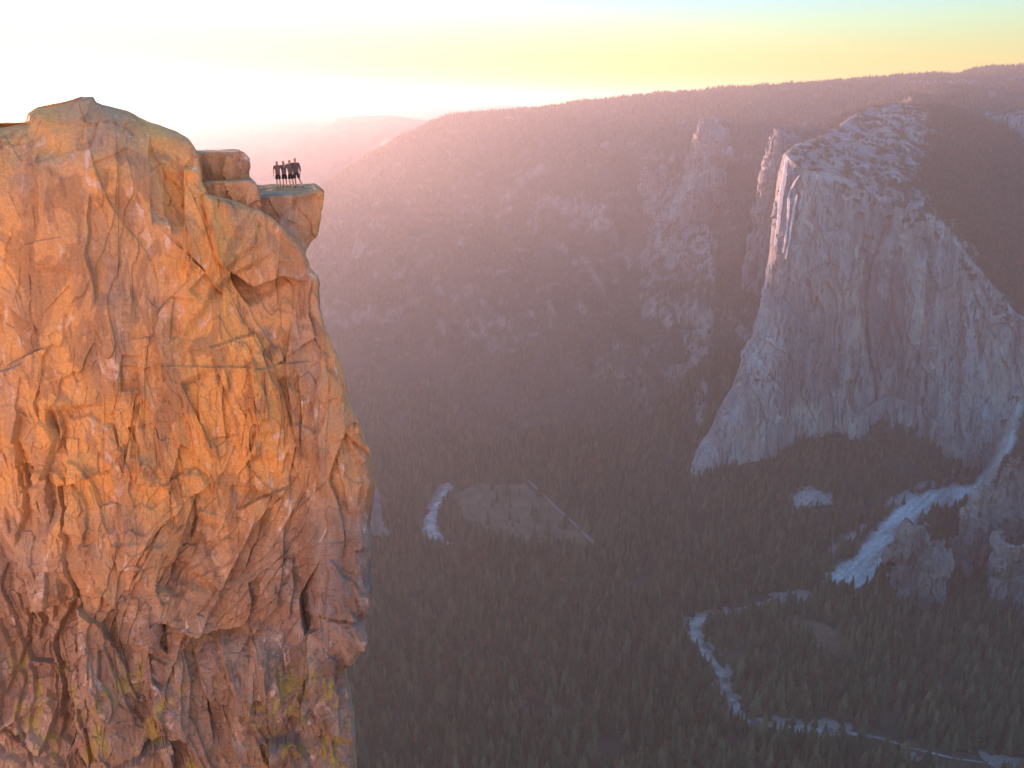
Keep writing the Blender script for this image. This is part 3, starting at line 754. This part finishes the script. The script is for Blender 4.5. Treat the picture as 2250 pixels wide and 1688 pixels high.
# ------------------------------------------------------------------ river, road
def ribbon(name, pts, widths, z, mat, n=160, jit=0.0, seed=0):
    r = resample(pts, n)
    for _ in range(6): r[1:-1] = 0.25 * r[:-2] + 0.5 * r[1:-1] + 0.25 * r[2:]
    tg = np.gradient(r, axis=0); tg /= np.linalg.norm(tg, axis=1)[:, None]
    nn = np.stack([-tg[:, 1], tg[:, 0]], 1)
    w = np.interp(np.linspace(0, 1, n), np.linspace(0, 1, len(widths)), widths)
    wl = w * (1 + jit * fbm(r[:, 0] / 30 + seed, r[:, 1] / 30, 0 * w, 4)); wr_ = w * (1 + jit * fbm(r[:, 0] / 30 + seed + 50, r[:, 1] / 30, 0 * w, 4))
    cols = []
    for k in np.linspace(-1, 1, 7):
        off = np.where(k < 0, wl, wr_) * k
        p = r + nn * off[:, None]
        cols.append(np.stack([p[:, 0], p[:, 1], z + 0.4 * (1 - k * k) + 0 * off], 1))
    return mesh_np(name, np.stack(cols, 1).reshape(-1, 3), grid_quads(n, 7), mat, None, True)
structure(ribbon('river', W_A, [7, 13, 9, 16, 17, 11], FLOOR + 1.0, M_WATER, jit=0.9), 'bright bend of the river below the cliff')
structure(ribbon('river', W_B, [4, 7, 9, 11, 16, 13, 7, 14, 10, 6, 3.5, 2.5, 2, 1.5], FLOOR + 1.0, M_WATER, 260, jit=0.85), 'river curving through the dark forest')
M_ROAD = plain('pale_road', (0.16, 0.145, 0.13))
structure(ribbon('road', W_R, [4, 4, 4, 5, 7], FLOOR + 2.0, M_ROAD), 'pale straight road along the meadow')
ROAD2 = on_floor([(1740, 1240), (1770, 1262), (1800, 1285), (1822, 1310)])

# ------------------------------------------------------------------ falling water on the prow of the great wall
def nearest_on_wall(px, py):
    d = (GW_PX - px) ** 2 + (GW_PY - py) ** 2 + 1e6 * (GW_ISW < 0.5)
    i = np.unravel_index(np.argmin(d), d.shape); return GW[i]
falls = bpy.data.objects.new('waterfall', None); C.objects.link(falls)
tag(falls, 'glowing orange waterfall in thin strands down the left prow of the great granite wall', 'waterfall')
first = None
for pts, rad in (([(1728, 352), (1726, 385), (1719, 420), (1714, 460), (1710, 500), (1705, 540)], 7.5), ([(1757, 385), (1746, 402), (1735, 425), (1733, 470), (1728, 515), (1722, 555)], 4.2), ([(1752, 428), (1746, 462), (1739, 500), (1734, 540), (1727, 568)], 3.8)):
    c = np.array([nearest_on_wall(*p) for p in resample(pts, 60)])
    for _ in range(5): c[1:-1] = 0.25 * c[:-2] + 0.5 * c[1:-1] + 0.25 * c[2:]
    c[:, 1] -= 5.0; c[:, 0] -= 3.0
    if first is None: first = c[0].copy(); falls.location = first
    c = c - first
    rows = []
    for i, p in enumerate(c):
        k = i / 59
        r = rad * (0.55 + 0.45 * math.sin(min(1, 3 * k) * 1.57)) * (1 - 0.55 * k) * (1 + 0.5 * float(noise3(i * 0.35, rad, 0.3)))
        a = np.linspace(0, 2 * math.pi, 11)
        rows.append(np.stack([p[0] + r * np.cos(a) * (1 + 0.2 * np.sin(3 * a + i)), p[1] + r * np.sin(a), p[2] + 0 * a], 1))
    o = mesh_np('water_strand', np.stack(rows).reshape(-1, 3), grid_quads(60, 11), M_FALLS, None, True)
    o.parent = falls

# ------------------------------------------------------------------ trees
def conifer_crown(name, mat, seed, layers=15, spikes=9, slim=0.17):
    r = np.random.default_rng(seed); V = []; T = []
    for i in range(layers):
        k = i / (layers - 1)
        zc = 0.10 + 0.88 * k; rad = slim * (1 - k) ** 0.8 * (0.85 + 0.3 * r.random()) + 0.012
        ph = r.random() * 6.28
        for j in range(spikes):
            if r.random() < 0.08: continue
            a = ph + j * 2 * math.pi / spikes + r.normal() * 0.12
            L = rad * (0.6 + 0.6 * r.random()); hw = 0.55 * rad * (0.6 + 0.5 * r.random())
            dz = -0.35 * L - 0.02 * r.random()
            b = len(V); ca, sa = math.cos(a), math.sin(a)
            V += [(0.01 * ca, 0.01 * sa, zc + 0.05), (L * 0.7 * ca - hw * sa, L * 0.7 * sa + hw * ca, zc + dz * 0.8), (L * 1.15 * ca, L * 1.15 * sa, zc + dz), (L * 0.7 * ca + hw * sa, L * 0.7 * sa - hw * ca, zc + dz * 0.8)]
            T += [(b, b + 1, b + 2), (b, b + 2, b + 3)]
    b = len(V); V += [(0.01, 0, 0.95), (-0.005, 0.009, 0.95), (-0.005, -0.009, 0.95), (0, 0, 1.03)]; T += [(b, b + 1, b + 3), (b + 1, b + 2, b + 3), (b + 2, b, b + 3)]
    return mesh_np(name, np.array(V), None, mat, None, False, np.array(T))
def round_crown(name, mat, seed, n=260):
    r = np.random.default_rng(seed); V = []; T = []
    cl = [(r.normal() * 0.16, r.normal() * 0.16, 0.62 + 0.18 * r.normal()) for _ in range(9)]
    for i in range(n):
        c = cl[i % 9]; d = r.normal(size=3); d /= np.linalg.norm(d); p = np.array(c) + d * 0.17 * (0.7 + 0.4 * r.random())
        u = np.cross(d, r.normal(size=3)); u /= np.linalg.norm(u); v = np.cross(d, u) ; q = 0.045 * (0.6 + 0.8 * r.random())
        b = len(V); V += [tuple(p - u * q), tuple(p + v * q + 0.3 * q * d), tuple(p + u * q), tuple(p - v * q - 0.2 * q * d)]
        T += [(b, b + 1, b + 2), (b, b + 2, b + 3)]
    return mesh_np(name, np.array(V), None, mat, None, False, np.array(T))
def trunk_mesh(name, h=0.5, r0=0.014):
    a = np.linspace(0, 2 * math.pi, 7)
    rows = [np.stack([r0 * (1 - 0.8 * k) * np.cos(a), r0 * (1 - 0.8 * k) * np.sin(a), -0.02 + h * k + 0 * a], 1) for k in np.linspace(0, 1, 4)]
    return mesh_np(name, np.stack(rows).reshape(-1, 3), grid_quads(4, 7), M_BARK, None, True)

from bisect import bisect
def ground_at(t, y):
    """terrain arrays sampled bilinearly (Z) and nearest (covers)"""
    ft = np.clip((t - Ts[0]) / (Ts[1] - Ts[0]), 0, nt - 1.001); fyy = np.interp(y, Ys, np.arange(ny)); fyy = np.clip(fyy, 0, ny - 1.001)
    i = fyy.astype(int); j = ft.astype(int); a = fyy - i; b = ft - j
    zz = (Z2[i, j] * (1 - b) + Z2[i, j + 1] * b) * (1 - a) + (Z2[i + 1, j] * (1 - b) + Z2[i + 1, j + 1] * b) * a
    return zz, np.round(fyy).astype(int), np.round(ft).astype(int)
def river_clear(x, y):
    d1, _, _ = segdist(x, y, W_A); d2, _, _ = segdist(x, y, W_B); d3, _, _ = segdist(x, y, W_R); d4, _, _ = segdist(x, y, ROAD2)
    return d1, d2, d3, d4

# the single trees that stand out: along the river, on the meadow edge
KINDS = []
def make_tree(name, crown, label, cat, group, hmul=1.0):
    root = bpy.data.objects.new(name, None); C.objects.link(root)
    crown.parent = root
    tr = trunk_mesh('trunk'); tr.parent = root
    tag(root, label, cat, group)
    return root
cr = [conifer_crown('crown', M_LEAF[0], 1), conifer_crown('crown', M_LEAF[1], 2, 13, 8, 0.2), round_crown('crown', M_LEAF[2], 3)]
def dup(root):
    r = root.copy(); C.objects.link(r)
    for ch in root.children:
        c = ch.copy(); C.objects.link(c); c.parent = r
    return r
G_RIV = ('tall dark conifer standing on the bank of the river bend', 'conifers along the river bend')
G_MEA = ('dark conifer standing at the edge of the brown meadow', 'conifers around the meadow')
SPOTS = []
for k, (a, b) in enumerate(((1548, 1382), (1562, 1376), (1590, 1366), (1604, 1362), (1650, 1352), (1662, 1349), (1690, 1340), (1706, 1336), (1552, 1408), (1572, 1440), (1588, 1460), (1560, 1470), (1616, 1520), (1632, 1560), (1590, 1545), (1650, 1578), (1690, 1582), (1740, 1592), (1790, 1598), (1850, 1606), (1900, 1612), (1700, 1612), (1620, 1590), (1780, 1622), (1510, 1385), (1506, 1400), (1530, 1430), (1640, 1330), (1600, 1332), (1570, 1345))):
    reach = ('beside the far straight reach of the river', 'at the sharp elbow of the river', 'beside the wide pale pool below the elbow', 'along the thin lower reach of the river')[0 if k < 8 or k > 26 else 1 if k < 10 or k > 23 else 2 if k < 14 else 3]
    SPOTS.append((a, b, 24 + 12 * ((k * 37) % 10) / 10, k % 2, ('tall dark conifer standing ' + reach, G_RIV[1])))
for k, (a, b) in enumerate(((1010, 1150), (1022, 1165), (1045, 1188), (1080, 1205), (1112, 1208), (1150, 1212), (1190, 1214), (1228, 1212), (1260, 1212), (1178, 1130), (1172, 1142), (1206, 1128), (1120, 1140), (1000, 1120), (1012, 1095), (1050, 1070), (1240, 1160), (965, 1205), (990, 1212))):
    SPOTS.append((a, b, 26 + 10 * ((k * 53) % 10) / 10, (k // 2) % 2, ('dark conifer ' + ('at the lower edge of the brown meadow' if b > 1180 else 'standing out on the brown meadow' if 1100 < a < 1230 else 'at the upper edge of the brown meadow'), G_MEA[1])))
roots = {}
for a, b, h, kind, (lab, grp) in SPOTS:
    p = on_floor([(a, b)])[0]
    if kind not in roots:
        root = make_tree('conifer_tree', cr[kind], lab, 'tree', grp); roots[kind] = root
    else:
        root = dup(roots[kind]); tag(root, lab, 'tree', grp)
    zz = ground_at(np.array([p[0] / p[1]]), np.array([p[1]]))[0][0]
    root.location = (p[0], p[1], zz - 0.5); root.scale = (h * 1.05, h * 1.05, h); root.rotation_euler = (0, 0, rng.random() * 6.28)
oak = make_tree('oak_tree', cr[2], 'russet round-crowned oak standing alone in the dark forest by the lower meadow', 'tree', None)
p = on_floor([(1868, 1400)])[0]; oak.location = (p[0], p[1], FLOOR - 1); oak.scale = (22, 22, 20)

# the forest that reads as one mass
def scatter(n, y0, y1, tlo, thi):
    y = np.sqrt(rng.random(n) * (y1 ** 2 - y0 ** 2) + y0 ** 2); t = tlo + (thi - tlo) * rng.random(n)
    return t, y
pts, scl, knd = [], [], []
def plant(n, y0, y1, tlo, thi, h0, h1, clump):
    t, y = scatter(n, y0, y1, tlo, thi)
    zz, i, j = ground_at(t, y); x = t * y
    keep = (rock[i, j] < 0.35 + 0.3 * rng.random(n)) & (scree[i, j] < 0.05 + 0.5 * rng.random(n) ** 2) & (meadow[i, j] < 0.5)
    keep |= (meadow[i, j] > 0.5) & (rng.random(n) < 0.04)
    d1, d2, d3, d4 = river_clear(x, y)
    fl = zz < FLOOR + 30
    keep &= ~(fl & ((d1 < 40 - 16 * rng.random(n)) | (d2 < 32 - 14 * rng.random(n)) | (d3 < 9) | (d4 < 6)))
    den = fbm(x / 90, y / 90, 0 * x, 4, 0.6)
    keep &= rng.random(n) < np.clip(0.64 + 1.7 * clump * den, 0.03, 1)
    px_, py_ = proj(x, y, zz); keep &= (px_ > 560) & (px_ < 2480) & (py_ < 1760)
    x, y, zz, den = x[keep], y[keep], zz[keep], den[keep]; m = len(x)
    h = (0.7 * h0 + (1.15 * h1 - 0.7 * h0) * rng.random(m) ** 1.5) * (1 + 0.35 * den)
    k = np.where(rng.random(m) < np.clip(0.05 + 0.35 * fbm(x / 200, y / 200, 0 * x + 9, 3) * (zz < FLOOR + 60), 0.02, 0.5), 2, np.where(rng.random(m) < 0.45, 1, 0))
    h = np.where(k == 2, h * 0.6, h) * np.where(zz > FLOOR + 45, 0.68, 1.0)
    pts.append(np.stack([x, y, zz - 1.0], 1)); scl.append(h); knd.append(k)
plant(72000, 950, 2500, -0.32, 0.95, 22, 44, 0.8)
plant(95000, 2400, 5200, -0.34, 0.74, 16, 30, 1.0)
plant(16000, 4550, 5250, -0.25, 0.80, 18, 34, 0.6)
# tufts and woods on the summit of the great wall
wmask = ((GW_WOOD * 1.0) + 0.35 * GW_SHRUB + 0.25 * GW_SPILL)
area = np.linalg.norm(np.cross(np.gradient(GW, axis=0), np.gradient(GW, axis=1)), axis=2)
for prob, n, h0, h1 in ((GW_WOOD * area * (GW_ISW < 0.5), 14000, 11, 20), (np.maximum(GW_SHRUB, 0.7 * GW_SPILL) * area * ((GW_ISW < 0.5) | (GW_SPILL > 0.3)) * (1 - GW_WOOD), 7500, 4, 11)):
    pr = (prob / prob.sum()).ravel(); idx = rng.choice(len(pr), n, p=pr)
    q = GW.reshape(-1, 3)[idx] + np.stack([rng.normal(size=n) * 3, rng.normal(size=n) * 3, np.full(n, -1.0)], 1)
    pts.append(q); scl.append(h0 + (h1 - h0) * rng.random(n)); knd.append(np.where(rng.random(n) < 0.3, 2, np.where(rng.random(n) < 0.5, 1, 0)))
pts = np.concatenate(pts); scl = np.concatenate(scl); knd = np.concatenate(knd)
forest = mesh_np('forest', pts, None, None, dict(hgt=scl, kind=knd, spin=rng.random(len(scl)) * 6.28, fat=0.85 + 0.45 * rng.random(len(scl))))
tag(forest, 'dark forest covering the valley floor and the slopes', 'forest', None, 'stuff')
ng = bpy.data.node_groups.new('grow_trees', 'GeometryNodeTree')
ng.interface.new_socket('Geometry', in_out='INPUT', socket_type='NodeSocketGeometry'); ng.interface.new_socket('Geometry', in_out='OUTPUT', socket_type='NodeSocketGeometry')
N = ng.nodes.new
gi, go = N('NodeGroupInput'), N('NodeGroupOutput')
iop = N('GeometryNodeInstanceOnPoints'); iop.inputs['Pick Instance'].default_value = True
g2i = N('GeometryNodeGeometryToInstance')
for ob in reversed(cr):
    oi = N('GeometryNodeObjectInfo'); oi.inputs['Object'].default_value = ob; oi.transform_space = 'ORIGINAL'
    ng.links.new(oi.outputs['Geometry'], g2i.inputs[0])
def na(nm, typ='FLOAT'):
    a = N('GeometryNodeInputNamedAttribute'); a.data_type = typ; a.inputs['Name'].default_value = nm; return a.outputs['Attribute']
cx = N('ShaderNodeCombineXYZ'); mu = N('ShaderNodeMath'); mu.operation = 'MULTIPLY'
ng.links.new(na('hgt'), mu.inputs[0]); ng.links.new(na('fat'), mu.inputs[1])
ng.links.new(mu.outputs[0], cx.inputs[0]); ng.links.new(mu.outputs[0], cx.inputs[1]); ng.links.new(na('hgt'), cx.inputs[2])
cr2 = N('ShaderNodeCombineXYZ'); ng.links.new(na('spin'), cr2.inputs[2])
f2i = N('FunctionNodeFloatToInt'); ng.links.new(na('kind'), f2i.inputs[0])
ng.links.new(gi.outputs[0], iop.inputs['Points']); ng.links.new(g2i.outputs[0], iop.inputs['Instance']); ng.links.new(f2i.outputs[0], iop.inputs['Instance Index'])
ng.links.new(cr2.outputs[0], iop.inputs['Rotation']); ng.links.new(cx.outputs[0], iop.inputs['Scale']); ng.links.new(iop.outputs[0], go.inputs[0])
forest.modifiers.new('grow', 'NODES').node_group = ng

# ------------------------------------------------------------------ four people on the ledge
def skin(name, verts, edges, mat, parent, root=0, sub=1):
    bm = bmesh.new(); ly = bm.verts.layers.skin.verify()
    vs = []
    for i, (p, r) in enumerate(verts):
        v = bm.verts.new(p); v[ly].radius = r if isinstance(r, tuple) else (r, r); v[ly].use_root = (i == root); vs.append(v)
    for a, b in edges: bm.edges.new((vs[a], vs[b]))
    me = bpy.data.meshes.new(name); bm.to_mesh(me); bm.free()
    o = bpy.data.objects.new(name, me); C.objects.link(o)
    o.modifiers.new('k', 'SKIN').use_smooth_shade = True
    u = o.modifiers.new('s', 'SUBSURF'); u.levels = sub; u.render_levels = sub
    dg = bpy.context.evaluated_depsgraph_get()
    m2 = bpy.data.meshes.new_from_object(o.evaluated_get(dg)); o.modifiers.clear(); o.data = m2; m2.name = name
    m2.materials.clear(); m2.materials.append(mat); o.parent = parent
    return o
M_SKIN = plain('skin', (0.42, 0.26, 0.19), 0.6); M_EYE = plain('eye', (0.05, 0.04, 0.035), 0.3); M_SHOE = plain('shoe_leather', (0.05, 0.045, 0.045))
def lerp(a, b, k): return tuple(a[i] + (b[i] - a[i]) * k for i in range(3))
def person(loc, height, rz, arms, feet, shirt_col, short_col, hair_col, long_sleeves, label, bulk=1.0):
    root = bpy.data.objects.new('person', None); C.objects.link(root)
    root.location = loc; root.rotation_euler = (0, 0, rz); root.scale = (height / 1.77,) * 3
    tag(root, label, 'person', 'people standing arm in arm on the ledge')
    V = [((0, 0, 0.95), (0.135, 0.10)), ((0, 0, 1.10), (0.12, 0.09)), ((0, 0, 1.30), (0.15, 0.10)), ((0, 0.01, 1.45), (0.085, 0.07)), ((0, 0.0, 1.525), 0.052), ((0, -0.015, 1.595), (0.066, 0.078)), ((0, -0.012, 1.665), (0.076, 0.092)), ((0, 0.0, 1.73), (0.058, 0.07)),
         ((0, -0.105, 1.625), 0.016), ((-0.08, 0.0, 1.635), 0.014), ((0.08, 0.0, 1.635), 0.014)]
    E = [(0, 1), (1, 2), (2, 3), (3, 4), (4, 5), (5, 6), (6, 7), (5, 8), (5, 9), (5, 10)]
    def add(p, r, par):
        V.append((p, r)); E.append((par, len(V) - 1)); return len(V) - 1
    sleeves = []
    for sgn, (el, wr) in zip((-1, 1), arms):
        sh = (sgn * 0.175 * bulk, 0.01, 1.415)
        a = add(sh, 0.058, 2); b = add(el, 0.042, a); c = add(wr, 0.028, b)
        d = np.array(wr) - np.array(el); d = d / np.linalg.norm(d)
        side = np.cross(d, (0, 1, 0)); side /= np.linalg.norm(side) + 1e-6; up = np.cross(side, d)
        pm = tuple(np.array(wr) + d * 0.06); e = add(pm, (0.036, 0.018), c)
        for k, (ofs, ln) in enumerate(((-0.03, 0.075), (-0.01, 0.088), (0.01, 0.082), (0.03, 0.064))):
            f = add(tuple(np.array(pm) + side * ofs + d * (0.03 + 0.45 * ln) + up * 0.006), 0.0095, e); add(tuple(np.array(pm) + side * ofs * 1.1 + d * (0.03 + ln) - up * 0.014), 0.008, f)
        f = add(tuple(np.array(wr) + d * 0.05 + side * -0.045 * sgn), 0.011, c); add(tuple(np.array(wr) + d * 0.09 + side * -0.058 * sgn), 0.009, f)
        sleeves.append((sh, el, wr))
    legs = []
    for sgn, (kn, an) in zip((-1, 1), feet):
        hp = (sgn * 0.09, 0, 0.87)
        a = add(hp, 0.088, 0); b = add(kn, 0.055, a); m_ = add(tuple(np.array(lerp(kn, an, 0.35)) + (0, 0.02, 0)), 0.054, b); c = add(an, 0.036, m_)
        add((an[0] + 0.25 * an[0], an[1] - 0.13, 0.04), (0.034, 0.024), c); legs.append((hp, kn, an))
    skin('body', V, E, M_SKIN, root, 0, 1)
    ms, mh, mr = plain('shirt_cloth', shirt_col), plain('shorts_cloth', short_col), plain('hair', hair_col)
    SV = [((0, 0, 0.83), (0.165 * bulk, 0.13)), ((0, 0, 0.98), (0.165 * bulk, 0.13)), ((0, 0, 1.12), (0.15 * bulk, 0.115)), ((0, 0, 1.30), (0.175 * bulk, 0.125)), ((0, 0.01, 1.455), (0.09, 0.078))]; SE = [(0, 1), (1, 2), (2, 3), (3, 4)]
    for sh, el, wr in sleeves:
        SV.append((sh, 0.075 * bulk)); SE.append((3, len(SV) - 1))
        if long_sleeves: SV.append((el, 0.06)); SE.append((len(SV) - 2, len(SV) - 1)); SV.append((lerp(el, wr, 0.9), 0.042)); SE.append((len(SV) - 2, len(SV) - 1))
        else: SV.append((lerp(sh, el, 0.7), 0.062)); SE.append((len(SV) - 2, len(SV) - 1))
    skin('shirt', SV, SE, ms, root, 0, 1)
    HV = [((0, 0, 1.02), (0.15 * bulk, 0.115)), ((0, 0, 0.93), (0.155 * bulk, 0.12))]; HE = [(0, 1)]
    for hp, kn, an in legs:
        HV.append((hp, (0.108, 0.115))); HE.append((1, len(HV) - 1)); HV.append((lerp(hp, kn, 0.93), (0.1, 0.1))); HE.append((len(HV) - 2, len(HV) - 1))
    skin('shorts', HV, HE, mh, root, 0, 1)
    for hp, kn, an in legs:
        skin('shoe', [((an[0], an[1] + 0.05, 0.055), (0.045, 0.05)), ((an[0] * 1.1, an[1] - 0.06, 0.05), (0.048, 0.042)), ((an[0] * 1.3, an[1] - 0.17, 0.04), (0.042, 0.032))], [(0, 1), (1, 2)], M_SHOE, root)
    skin('hair', [((0, 0.035, 1.64), (0.078, 0.072)), ((0, 0.015, 1.70), (0.084, 0.094)), ((0, 0.0, 1.745), (0.066, 0.078))], [(0, 1), (1, 2)], mr, root)
    for sgn in (-1, 1):
        bm = bmesh.new(); bmesh.ops.create_uvsphere(bm, u_segments=8, v_segments=6, radius=0.012)
        me = bpy.data.meshes.new('eye'); bm.to_mesh(me); bm.free(); me.materials.append(M_EYE)
        o = bpy.data.objects.new('eye', me); C.objects.link(o); o.parent = root; o.location = (sgn * 0.032, -0.098, 1.652)
    return root
bpy.context.view_layer.update()
def ledge_z(x, y):
    hit, p, n, _ = ledge.ray_cast(Vector((x, y, 5)), Vector((0, 0, -1)))
    return p.z if hit else -4.7
PEOPLE_Y = 56.0
def stand(px): return (px - 1125) / F * (PEOPLE_Y * CP + 4.6 * SP)
ST = ((-0.10, 0.0, 0.48), (-0.11, 0.0, 0.07)), ((0.10, 0.0, 0.48), (0.11, 0.0, 0.07))
HANG_L = ((-0.27, 0.03, 1.15), (-0.285, -0.03, 0.90)); HANG_R = ((0.27, 0.03, 1.15), (0.26, -0.05, 0.90))
OVER_L = ((-0.34, 0.11, 1.37), (-0.53, 0.15, 1.40)); OVER_R = ((0.34, 0.11, 1.38), (0.53, 0.15, 1.41))
LOW_L = ((-0.29, 0.12, 1.22), (-0.44, 0.15, 1.20)); LOW_R = ((0.29, 0.12, 1.24), (0.44, 0.15, 1.22))
for px, h, arms, feet, sc_, hc, rc, ls, lab, bulk in (
    (612.5, 1.74, (HANG_L, OVER_R), ST, (0.22, 0.12, 0.095), (0.045, 0.04, 0.05), (0.06, 0.04, 0.03), False, 'person at the inner end of the row, one arm hanging free, nearest the square block', 1.12),
    (626.3, 1.76, (LOW_L, OVER_R), ST, (0.13, 0.11, 0.12), (0.04, 0.035, 0.04), (0.04, 0.03, 0.025), False, 'person second from the square block, squeezed between the shorter end figure and the third', 1.1),
    (640.3, 1.80, (LOW_L, LOW_R), (((-0.09, 0.0, 0.48), (-0.09, 0.0, 0.07)), ((0.11, 0.0, 0.48), (0.15, 0.0, 0.07))), (0.16, 0.13, 0.09), (0.05, 0.04, 0.035), (0.05, 0.035, 0.03), False, 'person third from the square block, shoulder to shoulder with the tallest figure', 1.12),
    (652.5, 1.92, (OVER_L, HANG_R), (((-0.08, 0.0, 0.48), (-0.07, 0.0, 0.07)), ((0.18, 0.0, 0.49), (0.33, 0.0, 0.07))), (0.12, 0.09, 0.085), (0.045, 0.04, 0.04), (0.05, 0.04, 0.03), True, 'tallest person at the outer end of the row, one leg stepped out wide', 1.2)):
    x = stand(px); person((x, PEOPLE_Y, ledge_z(x, PEOPLE_Y) - 0.01), h, R_(6), arms, feet, sc_, hc, rc, ls, lab, bulk)

# ------------------------------------------------------------------ haze
bm = bmesh.new()
bmesh.ops.create_cube(bm, size=1)
me = bpy.data.meshes.new('haze'); bm.to_mesh(me); bm.free()
haze = bpy.data.objects.new('haze', me); C.objects.link(haze)
z0, z1 = FLOOR - 30, 300
haze.scale = (44000, 13500, z1 - z0); haze.location = (0, 6250, (z0 + z1) / 2)
haze['kind'] = 'stuff'
hm = NT('hazy_air')
pv = hm.n('ShaderNodeVolumePrincipled')
pv.inputs['Density'].default_value = HAZE_DENSITY
pv.inputs['Anisotropy'].default_value = HAZE_G
pv.inputs['Color'].default_value = (*HAZE_COL, 1)
hm.l(pv.outputs[0], hm.out.inputs['Volume'])
me.materials.append(hm.m)

# ------------------------------------------------------------------ unseen slope added behind the viewpoint to bounce warm light
gx, gy = np.meshgrid(np.linspace(-90, 110, 160), np.concatenate([np.linspace(-0.6, -8, 16), np.linspace(-9, -150, 70)]))
gd = -gy
gz = -1.75 + 0.02 * gd + 58 * smooth(3, 75, gd + 0.05 * np.abs(gx)) + smooth(2, 20, gd) * (2.2 * fbm(gx / 14, gy / 14, 0 * gx, 5)) + 0.12 * fbm(gx / 1.5, gy / 1.5, 0 * gx, 3) * smooth(0.5, 3, gd)
top = np.stack([gx, gy, gz], 2)
low = np.stack([gx[0], gy[0] - 1.2, gz[0] - 60], 1)
Pv = np.concatenate([low[None], top]).reshape(-1, 3)
bounce_rock = mesh_np('bounce_slope', Pv, grid_quads(top.shape[0] + 1, 160), M_BOUNCE, None, True)
structure(bounce_rock, 'unseen rock slope added behind the viewpoint to bounce warm light')
